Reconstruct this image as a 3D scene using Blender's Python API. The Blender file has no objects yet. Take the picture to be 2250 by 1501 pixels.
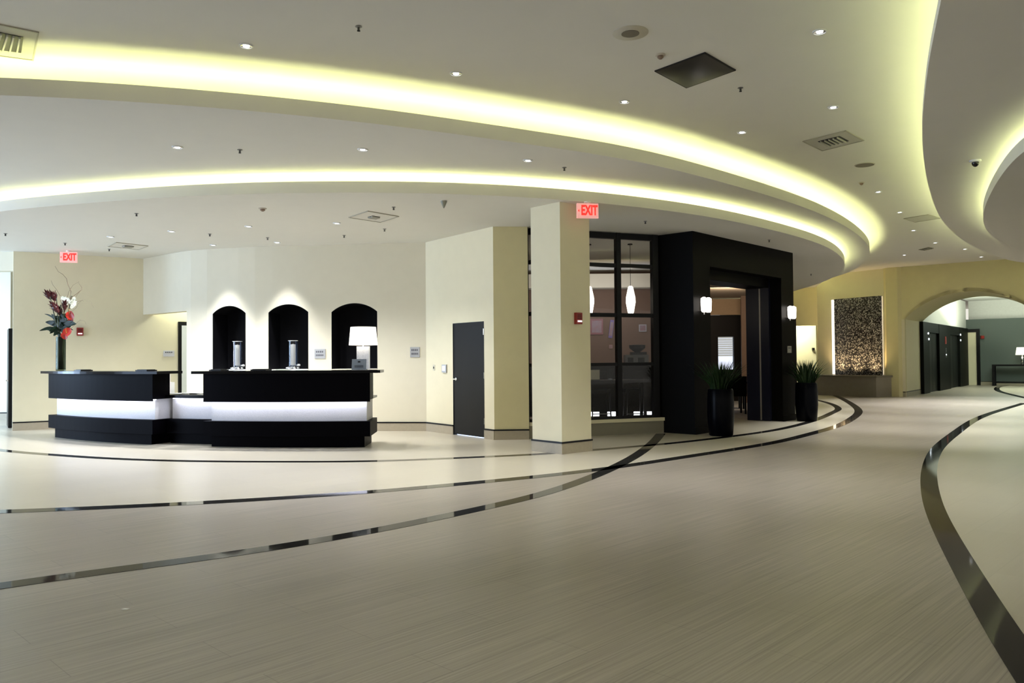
import bpy, bmesh, math, random
from mathutils import Vector, Matrix
from mathutils.geometry import tessellate_polygon
random.seed(7)
SC = bpy.context.scene
COL = SC.collection

# ------------------------------------------------------------------ camera
F = 1750.0; CX, CY = 1125.0, 750.5; HC = 1.4
PITCH = math.atan(37.5/F); ROLL = 0.008
_f = Vector((0, math.cos(PITCH), math.sin(PITCH)))
_r0 = Vector((1, 0, 0)); _u0 = _r0.cross(_f)
_r = (_r0*math.cos(ROLL) - _u0*math.sin(ROLL)).normalized()
_u = _r.cross(_f).normalized()
cam = bpy.data.cameras.new('camera'); camo = bpy.data.objects.new('camera', cam); COL.objects.link(camo)
camo.matrix_world = Matrix(((_r.x, _u.x, -_f.x, 0), (_r.y, _u.y, -_f.y, 0), (_r.z, _u.z, -_f.z, HC), (0, 0, 0, 1)))
cam.sensor_fit = 'HORIZONTAL'; cam.sensor_width = 36; cam.lens = F*36/2250
cam.clip_end = 300; cam.clip_start = .05
SC.camera = camo
# ------------------------------------------------------------------ world, colour management
w = bpy.data.worlds.new('world'); SC.world = w; w.use_nodes = True
w.node_tree.nodes['Background'].inputs[0].default_value = (1.0, .96, .86, 1)
w.node_tree.nodes['Background'].inputs[1].default_value = .48
SC.view_settings.view_transform = 'Standard'; SC.view_settings.look = 'None'
SC.view_settings.gamma = 1; SC.view_settings.use_curve_mapping = False
SC.view_settings.exposure = 0.86
SC.cycles.use_denoising = True
SC.cycles.max_bounces = 8; SC.cycles.diffuse_bounces = 5; SC.cycles.glossy_bounces = 4
SC.cycles.sample_clamp_indirect = 6

def area(name, loc, to, sx, sy, energy, color=(1, 1, 1)):
    l = bpy.data.lights.new(name, 'AREA'); l.shape = 'RECTANGLE'; l.size = sx; l.size_y = sy
    l.energy = energy; l.color = color
    o = bpy.data.objects.new(name, l); COL.objects.link(o); o.location = loc
    o.rotation_euler = (Vector(to)-Vector(loc)).to_track_quat('-Z', 'Y').to_euler()
    return o
# daylight entering by the glazed entrance on the left, and along the corridor beyond
area('daylight_entrance', (-15, 9, 2.0), (0, 9.5, 1.0), 5, 3.2, 400, (.55, .72, 1))
area('daylight_corridor', (-16.5, 15.5, 2.2), (-11, 19.5, 1.6), 2.0, 3, 420, (.5, .7, 1))

# levels
ZC, ZB, ZA = 3.69, 3.97, 4.40

def G(px, py, z=0.0):
    """the point of the level z seen at a pixel of the photograph (survey of the room)"""
    d = _f*F + _r*(px-CX) + _u*(CY-py)
    t = (z-HC)/d.z
    return Vector((d.x*t, d.y*t, z))
def W(px, py, a, b):
    """the point of the vertical plane through a, b seen at a pixel"""
    d = _f*F + _r*(px-CX) + _u*(CY-py)
    n = Vector((b[1]-a[1], -(b[0]-a[0]), 0))
    t = n.dot(Vector((a[0], a[1], 0))) / n.dot(d)
    return Vector((d.x*t, d.y*t, HC+d.z*t))

# ------------------------------------------------------------------ materials
MATS = {}
def mat(name, col, rough=.5, metal=0, spec=.5, noise=.06, scale=12, bump=0, emit=None, estr=0, coat=0, trans=0, col2=None):
    if name in MATS: return MATS[name]
    m = bpy.data.materials.new(name); m.use_nodes = True; nt = m.node_tree; b = nt.nodes['Principled BSDF']
    b.inputs['Roughness'].default_value = rough; b.inputs['Metallic'].default_value = metal
    b.inputs['Specular IOR Level'].default_value = spec
    b.inputs['Coat Weight'].default_value = coat; b.inputs['Coat Roughness'].default_value = .05
    b.inputs['Transmission Weight'].default_value = trans
    tc = nt.nodes.new('ShaderNodeTexCoord'); n = nt.nodes.new('ShaderNodeTexNoise')
    n.inputs['Scale'].default_value = scale; n.inputs['Detail'].default_value = 4
    nt.links.new(tc.outputs['Object'], n.inputs['Vector'])
    mx = nt.nodes.new('ShaderNodeMix'); mx.data_type = 'RGBA'
    c2 = col2 or tuple(max(0, c*(1-noise*2)) for c in col)
    mx.inputs[6].default_value = (*col, 1); mx.inputs[7].default_value = (*c2, 1)
    nt.links.new(n.outputs['Fac'], mx.inputs[0]); nt.links.new(mx.outputs[2], b.inputs['Base Color'])
    if name == 'black_marble': b.inputs['IOR'].default_value = 1.3
    if bump:
        bp = nt.nodes.new('ShaderNodeBump'); bp.inputs['Strength'].default_value = bump; bp.inputs['Distance'].default_value = .01
        nt.links.new(n.outputs['Fac'], bp.inputs['Height']); nt.links.new(bp.outputs['Normal'], b.inputs['Normal'])
    if emit:
        b.inputs['Emission Color'].default_value = (*emit, 1); b.inputs['Emission Strength'].default_value = estr
    MATS[name] = m; return m
def glass(name, col=(1, 1, 1), rough=0, alpha=.85):
    """thin clear glass: mostly see-through with a fresnel reflection"""
    if name in MATS: return MATS[name]
    m = bpy.data.materials.new(name); m.use_nodes = True; nt = m.node_tree; nt.nodes.clear()
    o = nt.nodes.new('ShaderNodeOutputMaterial'); t = nt.nodes.new('ShaderNodeBsdfTransparent'); g = nt.nodes.new('ShaderNodeBsdfGlossy')
    t.inputs[0].default_value = (*col, 1); g.inputs['Roughness'].default_value = rough
    fr = nt.nodes.new('ShaderNodeFresnel'); fr.inputs[0].default_value = 1.5
    n = nt.nodes.new('ShaderNodeTexNoise'); n.inputs['Scale'].default_value = .6
    mu = nt.nodes.new('ShaderNodeMath'); mu.operation = 'MULTIPLY_ADD'; mu.inputs[1].default_value = .32; mu.inputs[2].default_value = .0
    ms = nt.nodes.new('ShaderNodeMixShader')
    nt.links.new(fr.outputs[0], mu.inputs[0]); nt.links.new(mu.outputs[0], ms.inputs[0])
    nt.links.new(t.outputs[0], ms.inputs[1]); nt.links.new(g.outputs[0], ms.inputs[2]); nt.links.new(ms.outputs[0], o.inputs[0])
    MATS[name] = m; return m
def emis(name, col, s):
    if name in MATS: return MATS[name]
    m = bpy.data.materials.new(name); m.use_nodes = True; b = m.node_tree.nodes['Principled BSDF']
    b.inputs['Base Color'].default_value = (*col, 1); b.inputs['Emission Color'].default_value = (*col, 1); b.inputs['Emission Strength'].default_value = s
    b.inputs['Roughness'].default_value = .4
    MATS[name] = m; return m
def tile_mat(name, c1, c2, ang, streak, grout=.8, rough=.35, tw=.6, th=.3, spec=.5):
    m = bpy.data.materials.new(name); m.use_nodes = True; nt = m.node_tree; b = nt.nodes['Principled BSDF']
    L = nt.links.new; N = nt.nodes.new
    tc = N('ShaderNodeTexCoord'); mp = N('ShaderNodeMapping'); mp.inputs['Rotation'].default_value = (0, 0, -math.radians(ang))
    L(tc.outputs['Object'], mp.inputs[0])
    mp2 = N('ShaderNodeMapping'); mp2.inputs['Scale'].default_value = (.9, 75, 1); L(mp.outputs[0], mp2.inputs[0])
    n1 = N('ShaderNodeTexNoise'); n1.inputs['Scale'].default_value = 1; n1.inputs['Detail'].default_value = 3; L(mp2.outputs[0], n1.inputs[0])
    n2 = N('ShaderNodeTexNoise'); n2.inputs['Scale'].default_value = .5; n2.inputs['Detail'].default_value = 2; L(mp.outputs[0], n2.inputs[0])
    br = N('ShaderNodeTexBrick'); br.offset = .5; br.inputs['Scale'].default_value = 1; br.inputs['Brick Width'].default_value = tw; br.inputs['Row Height'].default_value = th
    br.inputs['Mortar Size'].default_value = .0022; br.inputs['Mortar Smooth'].default_value = .1; br.inputs['Bias'].default_value = 0
    br.inputs['Color1'].default_value = (1, 1, 1, 1); br.inputs['Color2'].default_value = (.955, .955, .95, 1); br.inputs['Mortar'].default_value = (grout, grout, grout, 1)
    L(mp.outputs[0], br.inputs[0])
    ad = N('ShaderNodeMath'); ad.operation = 'MULTIPLY_ADD'; ad.inputs[1].default_value = streak; ad.inputs[2].default_value = .5-streak*.5; L(n1.outputs['Fac'], ad.inputs[0])
    ad2 = N('ShaderNodeMath'); ad2.operation = 'MULTIPLY_ADD'; ad2.inputs[1].default_value = .25; ad2.use_clamp = True; L(n2.outputs['Fac'], ad2.inputs[0])
    s = N('ShaderNodeMath'); s.operation = 'SUBTRACT'; s.inputs[1].default_value = .125; L(ad.outputs[0], s.inputs[0]); L(s.outputs[0], ad2.inputs[2])
    mx = N('ShaderNodeMix'); mx.data_type = 'RGBA'; mx.inputs[6].default_value = (*c1, 1); mx.inputs[7].default_value = (*c2, 1); L(ad2.outputs[0], mx.inputs[0])
    mu = N('ShaderNodeMix'); mu.data_type = 'RGBA'; mu.blend_type = 'MULTIPLY'; mu.inputs[0].default_value = 1
    L(mx.outputs[2], mu.inputs[6]); L(br.outputs['Color'], mu.inputs[7]); L(mu.outputs[2], b.inputs['Base Color'])
    b.inputs['Roughness'].default_value = rough; b.inputs['Specular IOR Level'].default_value = spec
    MATS[name] = m; return m

CEIL = mat('ceiling_paint', (.70, .685, .63), .9, spec=.1, noise=.02, scale=3)
CREAM = mat('cream_wall', (.75, .695, .51), .75, spec=.2, noise=.03, scale=5, bump=.05)
PALE = mat('pale_wall', (.70, .655, .52), .75, spec=.2, noise=.03, scale=5)
CREAM_LIT = mat('cream_wall_yellow_lit', (.66, .60, .36), .75, spec=.2, noise=.04, scale=5, bump=.05)  # cream walls with the yellow cove light put into their colour
TEAL = mat('teal_wall', (.115, .138, .128), .8, spec=.2, noise=.03)
STONE = mat('stone_base', (.40, .35, .26), .5, noise=.08, scale=20)
BLACKM = mat('black_metal', (.007, .007, .008), .4, spec=.2)
DARKW = mat('espresso_wood', (.006, .005, .004), .32, noise=.2, scale=30, spec=.15)
DARKW2 = mat('espresso_portal', (.0050, .0044, .0036), .45, noise=.15, scale=20, spec=.035)
NAVY = mat('counter_panel', (.0016, .0013, .0024), .45, noise=.2, scale=30, spec=.025)
GRANITE = mat('black_granite', (.002, .002, .003), .16, noise=.3, scale=120, spec=.08)
MARBLE = mat('black_marble', (.016, .015, .014), .05, noise=.2, scale=14, spec=.16, col2=(.03, .029, .026))
WHITE = mat('white_plastic', (.8, .8, .78), .4)
GREYP = mat('sign_grey', (.45, .46, .48), .35, metal=.3)
DKGREY = mat('dark_grey', (.010, .0095, .009), .5, spec=.2)
CHROME = mat('chrome', (.75, .75, .77), .18, metal=1)
RED = mat('alarm_red', (.28, .02, .015), .4)
BROWN = mat('bar_brown', (.20, .125, .085), .7)
TAN = mat('bar_tan', (.46, .31, .18), .7)
FLOOR = tile_mat('linen_tile', (.400, .350, .298), (.228, .200, .168), 46, 1.9, grout=.72, rough=.36, tw=1.2)
CREAMT = tile_mat('cream_tile', (.60, .548, .445), (.51, .462, .37), 46, .6, grout=.86, rough=.3, tw=.9, th=.45)
CARPET = mat('bar_floor_tile', (.50, .47, .41), .45)

# ------------------------------------------------------------------ helpers
def finish(name, bm, m, parent=None, smooth=False, bevel=0):
    if bevel:
        bmesh.ops.bevel(bm, geom=[e for e in bm.edges if len(e.link_faces) == 2 and e.calc_face_angle(0) > .6], offset=bevel, segments=2, affect='EDGES', profile=.5)
    bmesh.ops.recalc_face_normals(bm, faces=bm.faces)
    me = bpy.data.meshes.new(name); bm.to_mesh(me); bm.free(); me.materials.append(m)
    if smooth:
        for p in me.polygons: p.use_smooth = True
        try: me.set_sharp_from_angle(angle=math.radians(40))
        except Exception: pass
    o = bpy.data.objects.new(name, me); COL.objects.link(o)
    if parent: o.parent = parent
    return o
def tag(o, label=None, cat=None, group=None, kind=None):
    if label: o['label'] = label
    if cat: o['category'] = cat
    if group: o['group'] = group
    if kind: o['kind'] = kind
    return o
def thing(name, loc, label, cat, rz=0, group=None):
    o = bpy.data.objects.new(name, None); COL.objects.link(o); o.empty_display_size = .1
    o.location = loc; o.rotation_euler = (0, 0, rz)
    return tag(o, label, cat, group)
def B(): return bmesh.new()
def box(bm, x0, x1, y0, y1, z0, z1, M=None):
    vs = [bm.verts.new(Vector(p) if M is None else M @ Vector(p)) for p in
          [(x0, y0, z0), (x1, y0, z0), (x1, y1, z0), (x0, y1, z0), (x0, y0, z1), (x1, y0, z1), (x1, y1, z1), (x0, y1, z1)]]
    for f in ((0, 3, 2, 1), (4, 5, 6, 7), (0, 1, 5, 4), (1, 2, 6, 5), (2, 3, 7, 6), (3, 0, 4, 7)): bm.faces.new([vs[i] for i in f])
    return bm
def prism(bm, pts, z0, z1):
    """solid over a plan polygon; z0, z1 may be lists"""
    n = len(pts); tri = tessellate_polygon([[Vector((p[0], p[1], 0)) for p in pts]])
    lo = [bm.verts.new((p[0], p[1], z0)) for p in pts]; hi = [bm.verts.new((p[0], p[1], z1)) for p in pts]
    for t in tri:
        try: bm.faces.new([lo[i] for i in reversed(t)]); bm.faces.new([hi[i] for i in t])
        except ValueError: pass
    for i in range(n):
        j = (i+1) % n; bm.faces.new([lo[i], lo[j], hi[j], hi[i]])
    return bm
def lathe(bm, prof, n=24, c=(0, 0, 0), M=None, cap=True):
    rings = []
    for r, z in prof:
        if r < 1e-6: r = 1e-5
        ring = []
        for i in range(n):
            a = 2*math.pi*i/n; v = Vector((c[0]+r*math.cos(a), c[1]+r*math.sin(a), c[2]+z)); ring.append(bm.verts.new(M @ v if M else v))
        rings.append(ring)
    for a, b in zip(rings, rings[1:]):
        for i in range(n): bm.faces.new([a[i], a[(i+1) % n], b[(i+1) % n], b[i]])
    if cap:
        bm.faces.new(list(reversed(rings[0]))); bm.faces.new(rings[-1])
    return bm
def tube(bm, pts, r, n=8, r1=None, close=False):
    pts = [Vector(p) for p in pts]; rings = []; N = len(pts); up = Vector((0, 0, 1))
    for i, p in enumerate(pts):
        d = (pts[min(i+1, N-1)]-pts[max(i-1, 0)]).normalized()
        a = d.cross(up)
        if a.length < 1e-3: a = d.cross(Vector((1, 0, 0)))
        a.normalize(); b = d.cross(a).normalized(); rr = r + ((r1-r)*i/(N-1) if r1 is not None else 0)
        rings.append([bm.verts.new(p + a*rr*math.cos(2*math.pi*k/n) + b*rr*math.sin(2*math.pi*k/n)) for k in range(n)])
    for a, b in zip(rings, rings[1:]):
        for k in range(n): bm.faces.new([a[k], a[(k+1) % n], b[(k+1) % n], b[k]])
    bm.faces.new(rings[0]); bm.faces.new(list(reversed(rings[-1])))
    return bm
def spline(pts, step=.15):
    P = [Vector((p[0], p[1])) for p in pts]; P = [P[0]*2-P[1]]+P+[P[-1]*2-P[-2]]; out = []
    for i in range(1, len(P)-2):
        p0, p1, p2, p3 = P[i-1:i+3]; n = max(2, int((p2-p1).length/step))
        # centripetal
        t0 = 0; t1 = t0+max(1e-4, (p1-p0).length)**.5; t2 = t1+max(1e-4, (p2-p1).length)**.5; t3 = t2+max(1e-4, (p3-p2).length)**.5
        for k in range(n):
            t = t1+(t2-t1)*k/n
            A1 = p0*((t1-t)/(t1-t0))+p1*((t-t0)/(t1-t0)); A2 = p1*((t2-t)/(t2-t1))+p2*((t-t1)/(t2-t1)); A3 = p2*((t3-t)/(t3-t2))+p3*((t-t2)/(t3-t2))
            B1 = A1*((t2-t)/(t2-t0))+A2*((t-t0)/(t2-t0)); B2 = A2*((t3-t)/(t3-t1))+A3*((t-t1)/(t3-t1))
            out.append(B1*((t2-t)/(t2-t1))+B2*((t-t1)/(t2-t1)))
    out.append(P[-2]); return out
def smooth_path(P, it=30):
    P = [p.copy() for p in P]
    for _ in range(it):
        Q = [p.copy() for p in P]
        for i in range(1, len(P)-1): Q[i] = P[i]*.5+(P[i-1]+P[i+1])*.25
        P = Q
    return P
def offset(P, d):
    """positive d: to the left of the travel direction"""
    out = []
    for i, p in enumerate(P):
        t = (P[min(i+1, len(P)-1)]-P[max(i-1, 0)]).normalized(); out.append(p+Vector((-t.y, t.x))*d)
    return out
def ribbon(bm, A, Bp, z0, z1):
    """solid band between two parallel paths"""
    rows = []
    for a, b in zip(A, Bp):
        rows.append([bm.verts.new((a.x, a.y, z0)), bm.verts.new((b.x, b.y, z0)), bm.verts.new((b.x, b.y, z1)), bm.verts.new((a.x, a.y, z1))])
    for r, s in zip(rows, rows[1:]):
        for k in range(4): bm.faces.new([r[k], r[(k+1) % 4], s[(k+1) % 4], s[k]])
    bm.faces.new(list(reversed(rows[0]))); bm.faces.new(rows[-1]); return bm
def struct(o): return tag(o, kind='structure')

def wall(name, path, ztop, m, openings=(), th=.15, z0=0, side=1, base=None, seg=.25, parent=None):
    """a wall along a plan path; the path is its visible face, th goes to the left (side=1) or right.
    openings: (s0, s1, zbottom, ztop(s) or number)"""
    P = [Vector((p[0], p[1])) for p in path]; L = [0]
    for a, b in zip(P, P[1:]): L.append(L[-1]+(b-a).length)
    def at(s):
        s = max(0, min(L[-1], s))
        for i in range(len(P)-1):
            if s <= L[i+1]+1e-9:
                t = (s-L[i])/(L[i+1]-L[i]); return P[i].lerp(P[i+1], t)
        return P[-1]
    OP = offset(P, th*side)
    def at2(s):
        s = max(0, min(L[-1], s))
        for i in range(len(P)-1):
            if s <= L[i+1]+1e-9:
                t = (s-L[i])/(L[i+1]-L[i]); return OP[i].lerp(OP[i+1], t)
        return OP[-1]
    S = set(round(x, 5) for x in L)
    for o in openings:
        n = 24 if callable(o[3]) else 1
        for k in range(n+1): S.add(round(o[0]+(o[1]-o[0])*k/n, 5))
    S = sorted(x for x in S if -1e-6 <= x <= L[-1]+1e-4)
    bm = B()
    for a, b in zip(S, S[1:]):
        if b-a < 1e-4: continue
        mid = (a+b)/2; iv = [((z0, z0), (ztop, ztop))]
        for o in openings:
            if o[0]-1e-6 < mid < o[1]+1e-6:
                ft = o[3] if callable(o[3]) else (lambda s, v=o[3]: v)
                ta, tb = ft(a), ft(b)
                iv = [((ta, tb), (ztop, ztop))]
                if o[2] > z0: iv.append(((z0, z0), (o[2], o[2])))
        A, Bq, A2, B2 = at(a), at(b), at2(a), at2(b)
        for (l0, l1), (h0, h1) in iv:
            vs = [bm.verts.new(p) for p in [(A.x, A.y, l0), (Bq.x, Bq.y, l1), (B2.x, B2.y, l1), (A2.x, A2.y, l0), (A.x, A.y, h0), (Bq.x, Bq.y, h1), (B2.x, B2.y, h1), (A2.x, A2.y, h0)]]
            for f in ((0, 3, 2, 1), (4, 5, 6, 7), (0, 1, 5, 4), (1, 2, 6, 5), (2, 3, 7, 6), (3, 0, 4, 7)): bm.faces.new([vs[i] for i in f])
    return struct(finish(name, bm, m, parent))
def baseboard(name, path, side=-1, h=.155):
    P = [Vector((p[0], p[1])) for p in path]
    o = struct(finish(name, ribbon(B(), P, offset(P, .014*side), 0, h), STONE))
    finish('cap_strip', ribbon(B(), P, offset(P, .020*side), h, h+.024), BLACKM, o)
    return o

# ------------------------------------------------------------------ floor
bm = B(); box(bm, -22, 34, -4, 52, -.1, 0); struct(finish('floor', bm, FLOOR))
def flo(pts): return [G(x, y, 0).xy for x, y in pts]
S1 = flo([(-140, 968), (20, 992), (106, 999), (240, 1008), (400, 1013.5), (600, 1015), (824, 1014), (998, 1007), (1212, 997), (1304, 989), (1460, 976), (1600, 960), (1700, 946), (1786, 925), (1831, 906), (1843, 899), (1827, 888), (1802, 881), (1760, 870)])
S2 = flo([(-160, 1130), (0, 1125), (220, 1116), (450, 1105), (834, 1080), (998, 1065), (1168, 1049), (1332, 1030), (1500, 1005), (1700, 973), (1786, 952), (1836, 938), (1872, 920), (1887, 904), (1868, 886), (1831, 868), (1812, 863)])
S3 = flo([(-160, 1312), (0, 1286), (180, 1262), (396, 1234), (600, 1205), (834, 1165), (998, 1130), (1172, 1092), (1302, 1048), (1356, 1024), (1400, 1000), (1436, 972), (1452, 953)])
S4 = [Vector(p) for p in ((.5, -1.5), (1.25, .9), (1.85, 2.4))]+list(reversed(flo([(2250, 886), (2154, 917), (2099, 952), (2058, 988), (2043, 1024), (2041, 1060), (2052, 1115), (2081, 1178), (2127, 1260), (2181, 1351), (2250, 1460)])))
S5 = flo([(2262, 842.5), (2225, 846), (2200, 849), (2190, 853.5), (2196, 860), (2225, 868), (2265, 877)])
def strip(name, P, wd):
    P = smooth_path(spline(P, .12), 25)
    struct(finish(name, ribbon(B(), offset(P, wd/2), offset(P, -wd/2), -.004, .0024), MARBLE)); return P
s1 = strip('trim_1', S1, .17); s2 = strip('trim_2', S2, .19); s3 = strip('trim_3', S3, .17); s4 = strip('trim_4', S4, .17); s5 = strip('trim_5', S5, .2)
bm = B(); prism(bm, [tuple(p) for p in s2[::3]]+[tuple(s2[-1]), (11.5, 31), (11, 33), (-18, 33), (-20, 14), (-20, 8)], -.02, .0010); struct(finish('floor_reception', bm, CREAMT))
bm = B(); prism(bm, [tuple(p) for p in s4[::3]]+[tuple(s4[-1]), (20, 23), (33, 20), (33, -3.5), (1, -3.5)], -.02, .0010); struct(finish('floor_right', bm, CREAMT))
bm = B(); prism(bm, [tuple(p) for p in s5]+[(22, 22), (26, 26)], -.02, .0008); struct(finish('floor_hall', bm, CREAMT))
# paper scrap lying on the tiles
p = G(276, 1339)
bm = B(); prism(bm, [(p.x-.022, p.y-.008), (p.x+.012, p.y-.012), (p.x+.024, p.y+.004), (p.x-.01, p.y+.010)], .0002, .0035)
tag(finish('paper_scrap', bm, WHITE), 'tiny white paper scrap lying on the linen floor tiles', 'scrap')

# ------------------------------------------------------------------ ceilings with coves
def cei(pts, z): return [G(x, y, z).xy for x, y in pts]
bm = B(); box(bm, -22, 34, -4, 52, ZA, ZA+.1); struct(finish('ceiling', bm, CEIL))
EB = [Vector(p) for p in ((-14, 9.6), (-10.5, 8.1), (-7.6, 7.55))]+cei([(0, 207), (200, 217), (400, 230), (600, 247), (760, 263), (900, 280), (1060, 303), (1200, 322), (1400, 353), (1500, 377), (1600, 404), (1700, 433), (1780, 460), (1840, 487), (1880, 512), (1905, 535), (1912, 555), (1904, 572), (1885, 588), (1862, 600)], ZB)+[Vector((10.55, 26.4)), Vector((11.3, 29.6))]
EC = [Vector(p) for p in ((-14.5, 19), (-12.5, 16.0), (-10.2, 13.6))]+cei([(0, 463), (94, 454), (200, 446), (344, 434), (532, 426), (700, 423), (857, 423), (982, 425), (1107, 430), (1232, 438), (1400, 454), (1560, 476), (1700, 506), (1750, 519), (1798, 534), (1834, 552), (1852, 569), (1857, 585), (1850, 597), (1828, 611), (1792, 626), (1746, 639)], ZC)+[Vector((10.3, 30.2))]
ED = [Vector(p) for p in ((.2, -3), (.9, -.4), (1.6, 1.9), (2.4, 4.2))]+cei([(2075, 0), (2052, 60), (2040, 130), (2033, 200), (2026, 256), (2026, 312), (2030, 354), (2038, 401), (2055, 457), (2072, 488), (2100, 516), (2136, 541), (2181, 561), (2217, 572), (2250, 578)], ZB)+[Vector((20, 23.5)), Vector((26, 23.6))]
EE = [Vector(p) for p in ((8.5, 4.0), (6.6, 4.6), (5.6, 6.3))]+cei([(2250, 324), (2217, 362), (2189, 401), (2173, 432), (2161, 460), (2159, 480), (2163, 499), (2175, 516), (2203, 536), (2250, 555)], ZC)+[Vector((14.5, 19.8)), Vector((18, 21))]
GLOW = emis('cove_lamp', (1.0, .98, .60), 30)
def soffit(name, pts, z, fh, close, inside, gap, back, power, tz=.11):
    P = smooth_path(spline(pts, .15), 40)
    q = P[::2]+[P[-1]]
    bm = B(); prism(bm, [tuple(p) for p in q]+close, z, z+.03); o = struct(finish('ceiling_'+name, bm, CEIL))
    struct(finish('ceiling_fascia_'+name, ribbon(B(), offset(P, .0005*-inside), offset(P, .05*inside), z-.0006, z+fh), CEIL, smooth=True))
    bk = offset(P, back*inside); struct(finish('ceiling_cove_back_'+name, ribbon(B(), bk, offset(P, (back+.03)*inside), z+.03, (ZB if z < ZB-.1 else ZA)-.001), CEIL))
    Q = offset(P, gap*inside)[::2]
    t = finish('cove_light_tube', tube(B(), [(p.x, p.y, z+tz) for p in Q], .018, 6), power)
    return t, P
g1 = emis('cove_lamp_outer', (.95, 1.0, .50), 21); g2 = emis('cove_lamp_inner', (.95, 1.0, .50), 17); g3 = emis('cove_lamp_right', (.92, 1.0, .54), 11)
LB, pb = soffit('outer_ring', EB, ZB, .17, [(11.2, 31), (6, 33), (-20, 33), (-20, 14)], 1, .22, .85, g1, .055)
tag(LB, 'long light tube hidden in the outer cove over the reception', 'cove light', 'cove light tubes')
LC, pc = soffit('inner_ring', EC, ZC, .157, [(9.5, 33), (-19, 33), (-19, 20)], 1, .22, .6, g2)
tag(LC, 'light tube hidden in the inner cove nearest the reception counters', 'cove light', 'cove light tubes')
LD, pd = soffit('right_outer', ED, ZB, .10, [(33, 23), (33, -3.5), (1, -3.5)], -1, .22, .6, g3, .062)
tag(LD, 'light tube in the large right-hand soffit beside the high ceiling', 'cove light', 'cove light tubes')
LE, pe = soffit('right_inner', EE, ZC, .157, [(26, 20), (26, 4)], -1, .22, .6, g3)
tag(LE, 'light tube in the innermost right-hand soffit by the dome camera', 'cove light', 'cove light tubes')

# ------------------------------------------------------------------ walls
a25, a315 = Vector((-10.25, 16.35)), Vector((-8.2, 17.7))
dL = (a315-a25).normalized(); aend = a25+dL*6.2
def along(a, d, px):
    """distance along a plan line from a at which pixel column px meets it"""
    g = G(px, 950).xy; g.normalize(); return (a.x*g.y-a.y*g.x)/(d.y*g.x-d.x*g.y)
sd0 = along(a25, dL, 391); 
wall('wall_left', [a25, aend], ZC, CREAM, openings=[(sd0, sd0+1.0, 0, 2.3)])
baseboard('baseboard_left', [a25, a25+dL*sd0])
# dark door frame in the back office doorway
def place_mat(a, d): return Matrix(((d.x, -d.y, 0, a.x), (d.y, d.x, 0, a.y), (0, 0, 1, 0), (0, 0, 0, 1)))
M = place_mat(a25+dL*sd0, dL)
bm = B(); box(bm, 0, .075, -.02, .17, 0, 2.3, M); box(bm, .925, 1.0, -.02, .17, 0, 2.3, M); box(bm, .075, .925, -.02, .17, 2.22, 2.3, M)
struct(finish('door_frame_office', bm, DKGREY))
wall('wall_office', [(-9, 21.5), (-5.4, 21.5)], ZC, PALE)
# far-left corridor
wall('wall_corridor', [(-16, 19.6), (-12.35, 19.6)], ZC, PALE); baseboard('baseboard_corridor', [(-16, 19.6), (-12.35, 19.6)])
wall('wall_corridor_side', [(-12.35, 19.6), (-12.2, 23)], ZC, PALE)
wall('wall_corridor_header', [(-16, 16.9), (-10.3, 16.45)], ZC, PALE, z0=3.3, th=.2)
# corridor door leaf, standing open edge-on
dA = G(20.5, 938).xy
t = thing('door_open_leaf', (dA.x, dA.y, 0), 'dark corridor door standing open, seen edge-on at far left', 'door')
bm = B(); box(bm, -.035, .035, -.45, .45, .01, 2.13); finish('door_leaf', bm, BLACKM, t, bevel=.004)
bm = B(); box(bm, -.08, -.035, -.40, -.30, 1.0, 1.03); finish('lever_handle', bm, CHROME, t)
t.rotation_euler = (0, 0, math.atan2(-dA.x, dA.y)+.03)

# reception wall (gently curved) with header over the office opening and three niches
W2 = [a315]+[p.xy for p in (G(420, 550.5, ZC), G(490, 546, ZC), G(560, 542.5, ZC), G(640, 540, ZC), G(740, 537.5, ZC), G(935, 532.5, ZC))]
W2 = spline(W2, .3)
LL = [0]
for a, b in zip(W2, W2[1:]): LL.append(LL[-1]+(b-a).length)
def s_at(px):
    g = G(px, 950).xy.normalized(); best = None
    for i in range(len(W2)-1):
        d = (W2[i+1]-W2[i]); n = d.length; d = d/n; s = along(W2[i], d, px)
        if -.02 <= s <= n+.02: return LL[i]+s
def pt_at(s):
    for i in range(len(W2)-1):
        if s <= LL[i+1]: return W2[i].lerp(W2[i+1], (s-LL[i])/(LL[i+1]-LL[i])), (W2[i+1]-W2[i]).normalized()
def arch(s0, s1, zs, rise):
    h = (s1-s0)/2; R = (h*h+rise*rise)/(2*rise); c = (s0+s1)/2
    return lambda s: zs+rise-R+math.sqrt(max(0, R*R-(s-c)**2))
NI = [(467, 540, 2.36, .155), (590, 678, 2.36, .16), (729, 830, 2.35, .17)]
ops = [(0.0, s_at(410), 0, 2.44)]
for x0, x1, zs, rise in NI:
    s0, s1 = s_at(x0), s_at(x1); ops.append((s0, s1, 1.22, arch(s0, s1, zs, rise)))
wall('wall_back', W2, ZC, PALE, openings=ops, th=.2)
i0 = next(i for i, l in enumerate(LL) if l > s_at(412))
baseboard('baseboard_back', [pt_at(s_at(411))[0]]+W2[i0:])
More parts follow.
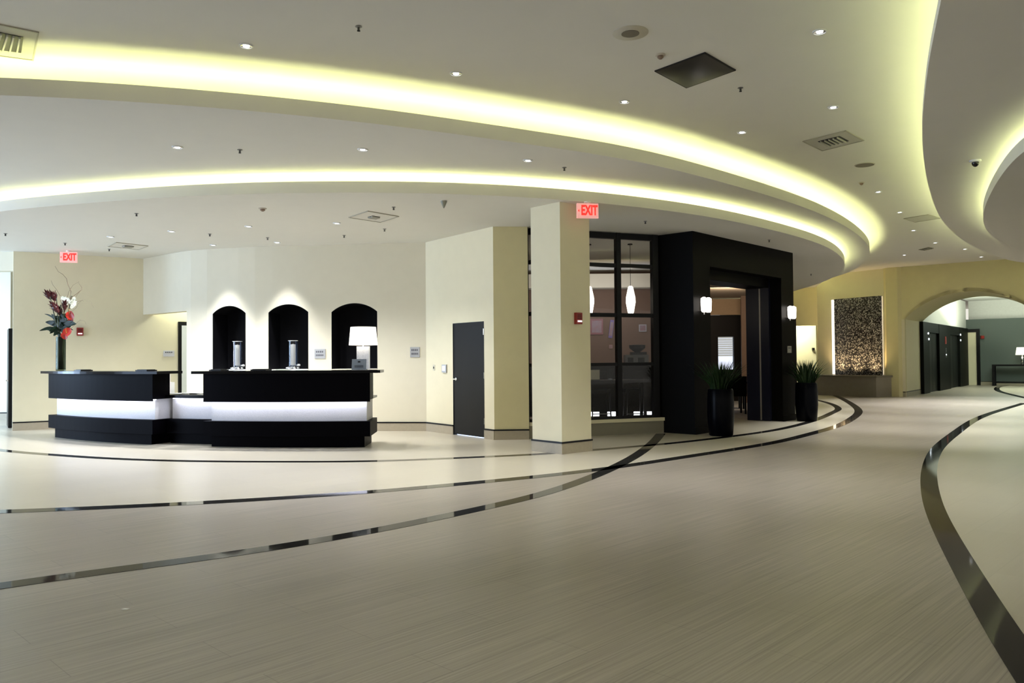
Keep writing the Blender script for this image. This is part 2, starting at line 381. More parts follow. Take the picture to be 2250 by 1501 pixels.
for k, (x0, x1, zs, rise) in enumerate(NI):
    s0, s1 = s_at(x0), s_at(x1); c, d = pt_at((s0+s1)/2); h = (s1-s0)/2+.02
    n = Vector((-d.y, d.x)); M = place_mat(c+n*.2, d)
    bm = B(); af_ = arch(s0, s1, zs, rise); K = 24; pr = []
    for q in range(K+1):
        ss = s0+(s1-s0)*q/K; P_, D_ = pt_at(ss); n_ = Vector((-D_.y, D_.x)); z_ = af_(ss)
        rw = []
        for dep in (.004, .50):
            for zz_ in (z_-.012, z_+.004): v = P_+n_*dep; rw.append(bm.verts.new((v.x, v.y, zz_)))
        pr.append(rw)
    for r0_, r1_ in zip(pr, pr[1:]):
        for ia, ib in ((0, 1), (1, 3), (3, 2), (2, 0)): bm.faces.new([r0_[ia], r0_[ib], r1_[ib], r1_[ia]])
    for ss, sg in ((s0, 1), (s1, -1)):
        P_, D_ = pt_at(ss); Mj = place_mat(P_, D_); z_ = af_(ss); x0_, x1_ = sorted((-.004*sg, .012*sg)); box(bm, x0_, x1_, .004, .50, 1.22, z_+.002, Mj)
    box(bm, -h-.02, h+.02, .29, .31, 1.1, 2.7, M)
    struct(finish('wall_niche_lining', bm, mat('niche_black', (.0035, .0035, .005), .7, spec=.1)))
    bm = B(); box(bm, -h+.035, h-.035, -.20, .288, 1.16, 1.222, M); struct(finish('trim_niche_sill', bm, WHITE))
# wall with the dark door
b0 = W2[-1].copy(); b1 = G(1083, 498, ZC).xy; dW = (b1-b0).normalized()
sdo0, sdo1 = along(b0, dW, 996.5), along(b0, dW, 1065)
wall('wall_door', [b0, b1], ZC, CREAM, openings=[(sdo0, sdo1, 0, 2.06)])
baseboard('baseboard_door_left', [b0, b0+dW*sdo0]); baseboard('baseboard_door_right', [b0+dW*sdo1, b1])
b2 = Vector((.285, 13.80))
wall('wall_bar_corner', [b1, b2], ZC, CREAM_LIT); baseboard('baseboard_bar_corner', [b1, b2])
wd = sdo1-sdo0
o = thing('door_1', (b0.x+dW.x*sdo0, b0.y+dW.y*sdo0, 0), 'plain dark grey service door in the cream wall', 'door', math.atan2(dW.y, dW.x))
o['kind'] = 'structure'
bm = B(); box(bm, .012, wd-.012, .006, .05, .018, 2.045); finish('door_leaf', bm, DKGREY, o, bevel=.003)
bm = B(); box(bm, 0, .012, -.004, .14, 0, 2.06); box(bm, wd-.012, wd, -.004, .14, 0, 2.06); box(bm, .012, wd-.012, -.004, .14, 2.045, 2.06); finish('door_frame', bm, BLACKM, o)
bm = B(); lathe(bm, [(.028, 0), (.028, .01), (.012, .012), (.012, .05)], 16, M=Matrix.Translation((.09, .006, 1.03)) @ Matrix.Rotation(math.pi/2, 4, 'X'))
box(bm, .075, .20, -.055, -.035, 1.02, 1.04); finish('lever_handle', bm, CHROME, o)
for z in (.25, 1.05, 1.82):
    bm = B(); lathe(bm, [(.009, 0), (.009, .11)], 8, c=(wd-.008, -.004, z)); finish('hinge', bm, CHROME, o)
# daylight gap under the door
box_mat = emis('gap_light', (.55, .7, 1), 2.0)
bm = B(); box(bm, .02, wd-.02, .07, .10, .001, .016); finish('threshold_gap', bm, box_mat, o)

# column
cl, cc, cr = G(1168, 991).xy, G(1235, 999).xy, G(1302, 991).xy; c4 = cl+cr-cc
ctr = (cl+cr)/2
def inset(k): return [tuple(ctr+(p-ctr)*k) for p in (cl, cc, cr, c4)]
o = struct(finish('column', prism(B(), inset(.965), 0, ZC), CREAM)); 
co = struct(finish('baseboard_column', prism(B(), inset(1.0), 0, .155), STONE)); finish('cap_strip', prism(B(), inset(1.012), .155, .18), BLACKM, co)

# ------------------------------------------------------------------ bar glazing
gA, gB = Vector((.295, 13.87)), Vector((2.86, 14.86)); gd = (gB-gA).normalized(); gl = (gB-gA).length
struct(finish('wall_bar_plinth', ribbon(B(), [gA, gB], offset([gA, gB], .3), 0, .225), mat('plinth_stone', (.24, .22, .17), .6)))
struct(finish('trim_bar_sill', ribbon(B(), offset([gA, gB], -.02), offset([gA, gB], .3), .225, .285), CREAM))
o = thing('window_bar', (gA.x, gA.y, 0), 'tall black-framed glazed bar front', 'window', math.atan2(gd.y, gd.x)); o['kind'] = 'structure'
mull = [0, along(gA, gd, 1282), along(gA, gd, 1365), along(gA, gd, 1446)]
for i, s in enumerate(mull):
    bm = B(); wv = (.014, .045, .045, .06)[i]; box(bm, s-wv+(.014 if i == 0 else 0), s+wv, .02, .12, .285, ZC-.003); finish('mullion', bm, BLACKM, o, bevel=.004)
for z, hh in ((.31, .025), (1.28, .03), (2.18, .035), (3.09, .035), (ZC-.06, .055)):
    for a, b in zip(mull, mull[1:]):
        bm = B(); box(bm, a+.046, b-.046, .03, .11, z-hh, z+hh); finish('transom', bm, BLACKM, o, bevel=.003)
GL = glass('window_glass', (.97, .97, .97))
zz = [.335, 1.25, 1.31, 2.145, 2.215, 3.055, 3.125, ZC-.115]
for a, b in zip(mull, mull[1:]):
    for k in range(0, 8, 2):
        bm = B(); box(bm, a+.046, b-.046, .065, .073, zz[k], zz[k+1]); finish('pane', bm, GL, o)

# ------------------------------------------------------------------ bar portal
P0, P1 = Vector((3.29, 14.40)), Vector((6.235, 17.6)); pdv = (P1-P0).normalized(); PL = (P1-P0).length
ang = math.atan2(pdv.y, pdv.x)
pt = thing('wall_portal', (P0.x, P0.y, 0), 'dark espresso wood entrance portal to the bar', 'portal', ang); pt['kind'] = 'structure'
uL, uR = .62, PL-.63; TH = .78
bm = B(); box(bm, 0, uL, 0, .25, 0, ZC-.002); finish('pier', bm, DARKW2, pt)
bm = B(); box(bm, uR, PL, 0, .25, 0, ZC-.002); finish('pier', bm, DARKW2, pt)
bm = B(); box(bm, uL, uR, 0, .25, 3.09, ZC-.002); finish('header', bm, DARKW2, pt)
bm = B(); box(bm, 0, uL+.08, .25, TH, 0, ZC-.002); finish('pier_back', bm, DARKW2, pt)
REV = mat('dark_panel_blue_lit', (.008, .009, .022), .35, spec=.3)  # dark reveal panel, blue reflected light put into its colour
bm = B(); box(bm, uR-.08, PL, .25, TH, 0, ZC-.002); finish('pier_back', bm, REV, pt)
bm = B(); box(bm, uL+.08, uR-.08, .25, TH, 2.89, ZC-.002); finish('header_back', bm, DARKW2, pt)
bm = B(); box(bm, uR-.092, uR-.079, .44, .47, .02, 2.88); finish('metal_track', bm, mat('track', (.35, .33, .30), .4, metal=.5), pt)
for u0, u1 in ((-.01, uL+.01), (uR-.01, PL+.01)):
    bm = B(); box(bm, u0, u1, -.018, 0, 0, .13); finish('base_moulding', bm, DARKW2, pt, bevel=.004)
# side closing walls of the bar
struct(finish('wall_bar_left_return', ribbon(B(), [gB+gd*.0, Vector((2.72, 15.0)), Vector((2.70, 15.3))], [gB+gd*.12, Vector((2.95, 15.05)), Vector((2.9, 15.3))], 0, ZC-.004), BLACKM))
wall('wall_bar_outer', [(5.95, 18.2), (9.1, 29.0)], ZC, DARKW2, side=1)
wall('wall_bar_west', [(.2, 14.0), (-.6, 22)], ZC, BROWN, side=1)
wall('wall_bar_back', [(-.9, 21.2), (3.9, 21.2)], ZC, BROWN)
wall('wall_bar_end', [(4.9, 25.2), (9.0, 25.2)], 2.72, mat('bar_dark', (.012, .009, .008), .5, spec=.2), openings=[(1.62, 2.12, 1.0, 2.05)])
wall('wall_bar_end_header', [(4.9, 25.0), (8.4, 25.0)], 3.22, TAN, z0=2.72)
wall('wall_bar_pier', [(6.92, 24.0), (7.6, 23.9)], ZC, BROWN)
bm = B(); box(bm, -.6, 3.9, 20.6, 21.1, 3.22, 3.58); struct(finish('ceiling_bulkhead', bm, PALE))
bm = B(); box(bm, 3.95, 7.3, 20.6, 24.9, 3.24, 3.6); struct(finish('ceiling_bar_soffit', bm, mat('soffit_tan', (.5, .4, .3), .8)))
bm = B(); prism(bm, [(.55, 14.3), (2.6, 15.15), (3.3, 16.0), (5.5, 18.6), (8.9, 28.6), (-.5, 28.6)], .0015, .003); struct(finish('floor_bar', bm, CARPET))
area('bar_ambient', (2.0, 18.2, 3.2), (2.0, 21, 1.5), 2.5, .6, 8, (1, .75, .55))
area('bar_bulkhead_fill', (2.0, 19.6, 2.6), (2.0, 20.6, 3.45), 2.8, .2, 9, (.85, .9, 1))  # added area light without a fitting, brightens the bulkhead
area('office_light', (-7.0, 18.3, 3.3), (-7.9, 18.0, 1.2), 1.0, .5, 46, (.95, 1, .82))
area('office_room_light', (-7.2, 20.2, 3.4), (-7.2, 20.8, 1.0), 1.0, .8, 30, (.95, 1, .95))
area('bar_ambient_lounge', (6.0, 21.0, 3.15), (6.3, 24, 2.2), 1.5, .8, 45, (1, .82, .6))

# ------------------------------------------------------------------ far walls: fountain wall, arch wall, lift hall
F0, F1 = Vector((11.44, 29.8)), Vector((12.84, 27.4)); dF = (F1-F0).normalized()
F00 = F0-Vector((1, -.12)).normalized()*2.2
def aF(px): return along(F0, dF, px)
wall('wall_far_left', [F00, F0], ZA, CREAM_LIT, openings=[(0.6, 2.18, 0, 2.55)])
wall('wall_far_passage', [(8.5, 32.4), (12.6, 32.0)], 3.2, CREAM)
area('passage_light', (11.3, 31.2, 2.9), (11.4, 32, 1.4), .9, .5, 42, (1, 1, .72))
t = thing('door_2', (11.15, 32.0, 0), 'pale panelled door at the end of the lit passage', 'door'); t['kind'] = 'structure'
bm = B(); box(bm, -.75, .08, 0, .05, .01, 2.05); finish('door_leaf', bm, WHITE, t, bevel=.005)
bm = B(); box(bm, -.82, .15, .02, .06, 0, 2.12); finish('door_frame', bm, CREAM, t)
p = W(1787, 767, (11, 31.98), (12, 31.98)); bm = B(); box(bm, p.x-.04, p.x+.04, 31.93, 32.03, p.z-.05, p.z+.05)
tag(finish('wall_switch', bm, DKGREY), 'small dark switch plate beside the pale passage door', 'switch')
o = wall('wall_fountain', [F0, F1], ZA, CREAM); baseboard('baseboard_fountain', [F0, F1])
# pilaster and arch wall
A0 = Vector((13.12, 27.05)); dA_ = Vector((.76, -.65)).normalized(); dH = Vector((.61, .79)).normalized()
struct(finish('wall_pilaster', prism(B(), [tuple(F1-dF*.02), tuple(F1+Vector((-.03, -.16))), tuple(A0+Vector((-.05, -.1))), tuple(A0+dA_*.12), tuple(A0+dA_*.12+dH*.5), tuple(F1+Vector((.5, .6)))], 0, ZA), CREAM_LIT))
sA = along(A0, dA_, 1992); AW = 3.8
wall('wall_arch', [A0, A0+dA_*9], ZA, CREAM_LIT, openings=[(sA, sA+AW, 0, arch(sA, sA+AW, 2.62, .83))], th=.15, side=1)
baseboard('baseboard_arch', [A0+dA_*.12, A0+dA_*sA])
# vaulted passage behind the arch
af = arch(0, AW, 2.62, .83); J = A0+dA_*sA; nA = Vector((-dA_.y, dA_.x)); DV = 2.9
bm = B(); rows = []
for k in range(33):
    s = AW*k/32; z = af(s); q = J+dA_*s
    rows.append([bm.verts.new((q.x+nA.x*.0, q.y+nA.y*.0, z)), bm.verts.new((q.x+dH.x*DV, q.y+dH.y*DV, z)), bm.verts.new((q.x+dH.x*DV, q.y+dH.y*DV, z+.12)), bm.verts.new((q.x, q.y, z+.12))])
for r, s in zip(rows, rows[1:]):
    for k in range(4): bm.faces.new([r[k], r[(k+1) % 4], s[(k+1) % 4], s[k]])
struct(finish('ceiling_vault', bm, CREAM_LIT, smooth=True))
H0 = J+dH*DV; H1 = J+dH*13.0
wall('wall_hall_left', [J, H0], 2.62, CREAM, side=1); baseboard('baseboard_hall_left', [J+dH*.05, H0])
wall('wall_hall_lifts', [H0, H1], 3.9, WHITE, side=1, th=.1)
ER = J+dA_*AW
wall('wall_hall_right', [ER, ER+dH*13.5], 3.9, TEAL, side=-1)
K0 = J+dH*13.0; 
wall('wall_hall_end', [K0, K0+dA_*9], 3.05, TEAL, side=1); baseboard('baseboard_hall_end', [K0, K0+dA_*9])
wall('wall_hall_end_upper', [K0+dH*.8, K0+dA_*9+dH*.8], 4.2, WHITE, side=1, z0=2.6)
bm = B(); prism(bm, [tuple(H0), tuple(H0+dA_*AW*1.1), tuple(H0+dA_*10+dH*12), tuple(H1+dH*1.2)], 3.95, 4.05); struct(finish('ceiling_hall', bm, WHITE))
pp = H0+dA_*2.2+dH*4.6
area('hall_cove_light', (pp.x, pp.y, 2.9), (pp.x+.2, pp.y+.3, 4.5), 3, 6, 210, (.93, 1, .78))
area('hall_lamp_light', (pp.x+1.2, pp.y+1, 3.0), (pp.x+1, pp.y+1.0, 0), 2, 2, 32, (.8, 1, .86))
# lift surround
EL = 6.0; lift = thing('lift_surround', (H0.x, H0.y, 0), 'black lift surround with two recessed lift doors beyond the arch', 'elevator', math.atan2(dH.y, dH.x))
lift.location = (H0.x, H0.y, 0)
def ex(px): return along(H0+(-nA)*0+Vector((dH.y, -dH.x))*.12, dH, px)
e = [ex(2033), ex(2046), ex(2068), ex(2092), ex(2113), ex(2131)]
BKP = mat('lift_black', (.004, .005, .004), .5, spec=.08)
for a, b in ((0, 1), (2, 3), (4, 5)):
    bm = B(); box(bm, e[a], e[b], -.12, -.002, .002, 2.62); finish('surround_panel', bm, BKP, lift, bevel=.004)
for a, b in ((1, 2), (3, 4)):
    bm = B(); box(bm, e[a]+.002, e[b]-.002, -.11, -.002, 2.25, 2.62); finish('door_header', bm, BKP, lift)
    d = bm = B(); box(bm, e[a]+.01, e[b]-.01, -.03, -.004, .01, 2.24); dd = finish('lift_door', bm, mat('lift_door', (.010, .011, .010), .4, spec=.1), lift)
    bm = B(); box(bm, (e[a]+e[b])/2-.006, (e[a]+e[b])/2+.006, -.034, -.03, .01, 2.24); finish('door_seam', bm, BLACKM, dd)
LW = emis('lantern_white', (.85, .95, 1), 4)
for px, py in ((2043.5, 733), (2044.5, 745.5), (2113.5, 736), (2113.5, 748)):
    q = W(px, py, H0+Vector((dH.y, -dH.x))*.12, H0+Vector((dH.y, -dH.x))*.12+dH) ; s = ex(px)
    bm = B(); lathe(bm, [(.035, 0), (.035, .02)], 12, M=Matrix.Translation((s if px < 2100 else s+.12, -.12, q.z)) @ Matrix.Rotation(math.pi/2, 4, 'X')); finish('hall_lantern', bm, LW, lift)
sm = ex(2081.5)
bm = B(); box(bm, sm-.10, sm+.12, -.135, -.12, 1.85, 2.15); finish('red_notice', bm, RED, lift)
bm = B(); box(bm, sm-.05, sm+.11, -.135, -.12, 1.3, 1.68); cpn = finish('call_panel', bm, CHROME, lift)
bm = B(); lathe(bm, [(.02, 0), (.02, .008)], 12, M=Matrix.Translation((sm+.03, -.135, 1.42)) @ Matrix.Rotation(math.pi/2, 4, 'X')); finish('call_button', bm, LW, cpn)
# cream strip and dark door post beyond
q0 = K0+dA_*.03
bm = B(); box(bm, 0, .40, -.06, -.002, .0, 2.45, place_mat(K0+dA_*.03, dA_)); struct(finish('wall_hall_panel', bm, CREAM))
bm = B(); box(bm, 0, .40, -.10, -.002, 2.45, 2.6, place_mat(K0+dA_*.03, dA_)); box(bm, .40, .53, -.12, -.002, 0, 2.6, place_mat(K0+dA_*.03, dA_)); struct(finish('door_frame_hall', bm, BLACKM))
# fountain
FO = thing('wall_fountain_panel', (0, 0, 0), 'tall dark mosaic water wall above the grey stone ledge', 'fountain')
FO.name = 'water_wall'
sp0, sp1 = aF(1840.5), aF(1945)-.03
mos = bpy.data.materials.new('mosaic'); mos.use_nodes = True; nt = mos.node_tree; b = nt.nodes['Principled BSDF']
tc = nt.nodes.new('ShaderNodeTexCoord'); mp = nt.nodes.new('ShaderNodeMapping'); mp.inputs['Scale'].default_value = (34, 34, 34)
vo = nt.nodes.new('ShaderNodeTexVoronoi'); vo.distance = 'CHEBYCHEV'; vo.inputs['Scale'].default_value = 1
rp = nt.nodes.new('ShaderNodeValToRGB'); sx = nt.nodes.new('ShaderNodeSeparateColor')
nt.links.new(tc.outputs['Object'], mp.inputs[0]); nt.links.new(mp.outputs[0], vo.inputs[0]); nt.links.new(vo.outputs['Color'], sx.inputs[0]); nt.links.new(sx.outputs[0], rp.inputs[0])
cr_ = rp.color_ramp; cr_.elements[0].color = (.010, .010, .012, 1); cr_.elements[1].color = (.42, .41, .42, 1); cr_.elements[1].position = 1
e1 = cr_.elements.new(.58); e1.color = (.030, .029, .034, 1)
nt.links.new(rp.outputs[0], b.inputs['Base Color']); b.inputs['Roughness'].default_value = .25
MM = place_mat(F0, dF)
bm = B(); box(bm, sp0, sp1, -.08, -.002, .72, 3.47, MM); finish('mosaic_panel', bm, mos, FO)
SL = emis('fountain_strip', (1, .93, .80), .9)
bm = B(); box(bm, sp0-.13, sp0-.06, -.06, -.004, .74, 3.45, MM); finish('side_light', bm, SL, FO)
bm = B(); box(bm, sp1+.010, sp1+.022, -.03, -.004, .74, 3.45, MM); finish('side_light', bm, emis('fountain_strip_dim', (1, .88, .66), .35), FO)
LG = thing('fountain_ledge', (F0.x, F0.y, 0), 'grey stone ledge basin below the mosaic water wall', 'ledge')
LG.rotation_euler = (0, 0, math.atan2(dF.y, dF.x))
l0, l1 = aF(1813), aF(1958)+.1
GST = mat('grey_stone', (.30, .265, .23), .5, noise=.1, scale=8)
bm = B(); box(bm, l0, l1, -.9, -.03, 0, .66); finish('basin_front', bm, GST, LG)
bm = B(); box(bm, l0-.06, l1+.05, -.95, -.02, .66, .72); finish('ledge_cap', bm, mat('ledge_cap', (.20, .18, .155), .35), LG, bevel=.006)
for k in range(3):
    u = sp0+(sp1-sp0)*(.15+.35*k); q = MM @ Vector((u, -.42, .76))
    l = bpy.data.lights.new('fountain_uplight', 'SPOT'); l.energy = 42; l.color = (1, .70, .34); l.spot_size = math.radians(120); l.spot_blend = 1; l.shadow_soft_size = .08
    lo = bpy.data.objects.new('fountain_uplight', l); COL.objects.link(lo); lo.location = q
    lo.rotation_euler = (Vector((-dF.y*.35, dF.x*.35, .9))).to_track_quat('-Z', 'Y').to_euler()
# console table with lamp in the lift hall
tq = K0+dA_*1.10-dH*.45
tb = thing('console_table', (tq.x, tq.y, 0), 'dark parsons console table against the teal wall', 'table', math.atan2(dA_.y, dA_.x))
bm = B(); box(bm, 0, 2.6, -.2, .2, .88, .96); finish('tabletop', bm, BLACKM, tb, bevel=.004)
for x in (0, 2.5):
    for y in (-.2, .12):
        bm = B(); box(bm, x, x+.10, y, y+.08, 0, .88); finish('leg', bm, BLACKM, tb)
bm = B(); box(bm, .1, 2.5, -.16, .16, .12, .16); finish('lower_shelf', bm, BLACKM, tb)
q = tq+dA_*1.15
lp = thing('table_lamp', (q.x, q.y, .96), 'pale-shaded lamp on the dark console by the teal wall', 'lamp')
bm = B(); lathe(bm, [(.09, 0), (.09, .02), (.03, .04), (.07, .15), (.06, .30), (.015, .36), (.015, .42)]); finish('lamp_base', bm, CHROME, lp, smooth=True)
SH2 = emis('shade_dim', (.8, .78, .6), .9)
bm = B(); lathe(bm, [(.26, .42), (.21, .76), (.205, .76), (.255, .42)], 28, cap=False); finish('lamp_shade', bm, SH2, lp, smooth=True)
q = W(2158, 741, K0-dH*.1, K0-dH*.1+dA_)
bm = B(); box(bm, q.x-.07, q.x+.07, q.y-.05, q.y+.02, q.z-.07, q.z+.07); tag(finish('wall_notice', bm, RED), 'small red notice on the teal wall beyond the lifts', 'notice')
q = W(2026, 766, J, J+dH); d3 = Vector((q.x, q.y))-J
bm = B(); box(bm, d3.length-.35, d3.length+.15, -.025, -.003, q.z-.20, q.z+.20, place_mat(J, dH)); tag(finish('directory_sign', bm, mat('olive_grey', (.2, .21, .16), .4)), 'small grey-green directory sign on the cream wall by the lifts', 'sign')

# ------------------------------------------------------------------ reception counters
def circ(a, b, c):
    ax, ay, bx, by, cx, cy = *a, *b, *c; d = 2*(ax*(by-cy)+bx*(cy-ay)+cx*(ay-by))
    ux = ((ax*ax+ay*ay)*(by-cy)+(bx*bx+by*by)*(cy-ay)+(cx*cx+cy*cy)*(ay-by))/d
    uy = ((ax*ax+ay*ay)*(cx-bx)+(bx*bx+by*by)*(ax-cx)+(cx*cx+cy*cy)*(bx-ax))/d
    return Vector((ux, uy)), math.hypot(ax-ux, ay-uy)
CC, CR = circ(G(122, 961).xy, G(466, 981.5).xy, G(800, 983).xy)
def ang_at(px, R, py=980):
    """angle of the circle point (near side) seen in column px"""
    d = G(px, 950).xy.normalized(); b_ = d.dot(CC); disc = b_*b_-(CC.length_squared-R*R); q = d*(b_-math.sqrt(disc)); v = q-CC
    return math.atan2(v.y, v.x)
def sector(bm, r0, r1, a0, a1, z0, z1, n=18):
    A = [CC+Vector((math.cos(a0+(a1-a0)*k/n), math.sin(a0+(a1-a0)*k/n)))*r0 for k in range(n+1)]
    C = [CC+Vector((math.cos(a0+(a1-a0)*k/n), math.sin(a0+(a1-a0)*k/n)))*r1 for k in range(n+1)]
    return ribbon(bm, A, C, z0, z1)
R = CR
GLOWP = mat('glow_panel', (.66, .66, .70), .55, noise=.14, scale=70, bump=.3)
LED = emis('counter_led', (.84, .86, 1), 7.5)
def counter(px0, px1, label):
    a0, a1 = ang_at(px0, R), ang_at(px1, R); e_ = .10/R
    mid = CC+Vector((math.cos((a0+a1)/2), math.sin((a0+a1)/2)))*R
    t = thing('reception_counter', (mid.x, mid.y, 0), label, 'counter', group=None)
    ps = []
    def fin(n, bm, m, **k):
        o = finish(n, bm, m, **k); o.parent = t; o.matrix_parent_inverse = Matrix.Translation((-mid.x, -mid.y, 0)); return o
    fin('toe_kick', sector(B(), R-.75, R, a0, a1, 0, .18), NAVY)
    fin('lower_band', sector(B(), R-.78, R+.08, a0-e_, a1+e_, .18, .42), NAVY)
    fin('glow_panel', sector(B(), R-.70, R-.045, a0-e_*.3, a1+e_*.3, .42, .765), GLOWP)
    fin('led_strip', sector(B(), R-.02, R+.055, a0-e_*.8, a1+e_*.8, .752, .7645), LED)
    fin('light_lip', sector(B(), R+.062, R+.08, a0-e_, a1+e_, .732, .765), NAVY)
    fin('upper_panel', sector(B(), R-.30, R+.08, a0-e_, a1+e_, .765, 1.19), NAVY)
    fin('work_surface', sector(B(), R-.80, R-.30, a0-e_, a1+e_, .765, .80), GRANITE)
    fin('transaction_top', sector(B(), R-.42, R+.16, a0-e_*2.7, a1+e_*2.7, 1.19, 1.235), GRANITE)
    return t, a0, a1
cL, aL0, aL1 = counter(121, 333, 'left black reception counter with vase, glowing white panel')
cR, aR0, aR1 = counter(465, 801, 'right black reception counter with table lamp, glowing white panel')
# low link between them
am0, am1 = aL1+.1/R+.002, aR0-.1/R-.002; RM = R-.30
mid = CC+Vector((math.cos((am0+am1)/2), math.sin((am0+am1)/2)))*RM
cm = thing('low_counter', (mid.x, mid.y, 0), 'low black counter section linking the two tall reception counters', 'counter')
def finm(n, bm, m):
    o = finish(n, bm, m); o.parent = cm; o.matrix_parent_inverse = Matrix.Translation((-mid.x, -mid.y, 0)); return o
finm('toe_kick', sector(B(), RM-.40, RM, am0, am1, 0, .18), NAVY)
finm('lower_band', sector(B(), RM-.45, RM+.08, am0, am1, .18, .42), NAVY)
finm('glow_panel', sector(B(), RM-.40, RM-.045, am0, am1, .42, .775), GLOWP)
finm('led_strip', sector(B(), RM-.02, RM+.04, am0+.01, am1-.01, .762, .7745), LED)
finm('counter_top', sector(B(), RM-.50, RM+.12, am0, am1, .775, .83), GRANITE)
def onC(px, dr, z):
    a = ang_at(px, R+dr); return Vector((CC.x+math.cos(a)*(R+dr), CC.y+math.sin(a)*(R+dr), z)), a+math.pi/2
ZT = 1.235
# small flat black trays on the counter tops
def tray(px, w, lab, dr=-.05):
    p, rz = onC(px, dr, ZT); t = thing('desk_tray', p, lab, 'tray', rz)
    bm = B(); box(bm, -w/2, w/2, -.11, .11, .001, .022); finish('tray', bm, BLACKM, t, bevel=.004)
    bm = B(); box(bm, -w/2+.02, w/2-.02, -.09, .09, .022, .03); finish('tray_inset', bm, DKGREY, t)
tray(183, .22, 'slim black tray right of the flower vase on the counter')
tray(321, .26, 'slim black tray at the right end of the left counter', -.05)
tray(481, .22, 'slim black tray at the left end of the right counter')
tray(574, .26, 'slim black tray on the right counter before the middle niche')
# papers on the low counter
p, rz = onC(413, -.55, .83); t = thing('paper_sheets', p, 'white paper sheets lying on the low counter', 'paper', rz+.1)
bm = B(); box(bm, -.28, .10, -.12, .12, 0, .012); finish('sheet', bm, WHITE, t)
bm = B(); box(bm, -.05, .30, -.10, .10, .012, .022); finish('sheet', bm, WHITE, t)
# terminal and papers beside the left counter
p, rz = onC(353, -.55, .83); t = thing('desk_printer', p, 'white desk printer on the low counter beside the left counter', 'printer', rz)
bm = B(); box(bm, -.13, .16, -.16, .16, 0, .20); finish('printer_body', bm, WHITE, t, bevel=.02)
bm = B(); box(bm, -.17, .10, -.05, .12, .20, .33, ); finish('paper_tray', bm, WHITE, t, bevel=.01)
bm = B(); box(bm, .0, .06, -.164, -.16, .12, .15); finish('display', bm, DKGREY, t)
# desk phone-like fixture on work surface right end
p, rz = onC(812, -.50, .83); t = thing('desk_phone', p, 'small black desk phone on the right counter\'s lower ledge', 'phone', rz)
bm = B(); box(bm, -.11, .05, -.1, .1, 0, .04); finish('phone_body', bm, BLACKM, t, bevel=.01)
bm = B(); box(bm, -.10, -.05, -.1, .1, .04, .08); finish('handset', bm, BLACKM, t, bevel=.015)
# lamp
p, rz = onC(799, -.28, ZT); q = G(799, 812, ZT)
t = thing('table_lamp', p, 'white lamp with bright drum shade on right reception counter', 'lamp')
CRY = mat('crackle_glass', (.50, .52, .57), .3, noise=.25, scale=60, bump=.4, emit=(.9, .93, 1), estr=.12)
bm = B(); box(bm, -.075, .075, -.05, .05, 0, .015); finish('lamp_foot', bm, CHROME, t)
bm = B(); box(bm, -.098, .098, -.06, .06, .015, .385); finish('lamp_base', bm, CRY, t, bevel=.012)
bm = B(); lathe(bm, [(.012, .385), (.012, .45)], 10); finish('lamp_neck', bm, CHROME, t)
SH = emis('shade_bright', (1, .95, .84), 1.0)
bm = B(); lathe(bm, [(.232, .405), (.205, .70), (.200, .70), (.228, .405)], 32, cap=False); finish('lamp_shade', bm, SH, t, smooth=True)
l = bpy.data.lights.new('lamp_bulb', 'POINT'); l.energy = 3; l.color = (1, .9, .75); l.shadow_soft_size = .06; lo = bpy.data.objects.new('lamp_bulb', l); COL.objects.link(lo); lo.location = p+Vector((0, 0, .55))
# placard
p, rz = onC(789, .02, ZT); t = thing('counter_placard', p, 'small grey placard standing in front of the counter lamp', 'sign', rz)
bm = B(); Mx = Matrix.Rotation(-.25, 4, 'X'); box(bm, -.115, .115, -.006, .006, .004, .18, Mx); finish('placard_face', bm, mat('placard', (.22, .26, .32), .4), t)
for z in (.125, .065, .045):
    bm = B(); box(bm, -.07 if z < .1 else -.02, .07 if z < .1 else .02, -.009, -.006, z, z+.008 if z < .1 else z+.02, Mx); finish('text_line', bm, DKGREY, t)
bm = B(); box(bm, -.115, .115, -.02, .07, 0, .006); finish('placard_base', bm, GREYP, t)
# candles in niches
def candle(k, lab):
    x0, x1, _, _ = NI[k]; s0, s1 = s_at(x0), s_at(x1); c, d = pt_at(s_at({0: 511, 1: 637}[k])); n = Vector((-d.y, d.x)); p = c+n*.16
    t = thing('hurricane_candle', (p.x, p.y, 1.222), lab, 'candle', 0, 'hurricane candles in the niches')
    bm = B(); lathe(bm, [(.095, .06), (.095, .57), (.089, .57), (.089, .06)], 24, cap=False); finish('glass_cylinder', bm, glass('hurricane_glass', (.80, .82, .86)), t, smooth=True)
    bm = B(); tube(bm, [(.094*math.cos(a*math.pi/12), .094*math.sin(a*math.pi/12), .572) for a in range(25)], .005, 6); finish('glass_rim', bm, WHITE, t)
    bm = B(); lathe(bm, [(.047, .08), (.05, .09), (.05, .49), (.042, .50), (.01, .495), (.008, .51)], 20); finish('candle', bm, mat('wax_glow', (.5, .48, .40), .5, emit=(.9, .88, .78), estr=.20), t, smooth=True)  # slight glow put into the wax so the candle shows
    bm = B(); lathe(bm, [(.11, .0), (.11, .012), (.03, .02), (.03, .05), (.10, .06)], 24); finish('stand', bm, CHROME, t, smooth=True)
    for j in range(11):
        a = j*2.3; r = .10+.03*math.sin(j*5); bm = B(); bmesh.ops.create_icosphere(bm, subdivisions=2, radius=.026); bmesh.ops.scale(bm, vec=(1.3, .9, .7+.3*(j % 2)), verts=bm.verts)
        bmesh.ops.translate(bm, vec=(r*math.cos(a), r*math.sin(a), .03+.05*(j % 3 == 0)), verts=bm.verts); finish('pebble', bm, CHROME if j % 3 else WHITE, t, smooth=True)
    return t
candle(0, 'glass hurricane candle in the narrowest, leftmost niche'); candle(1, 'glass hurricane candle in the middle niche')

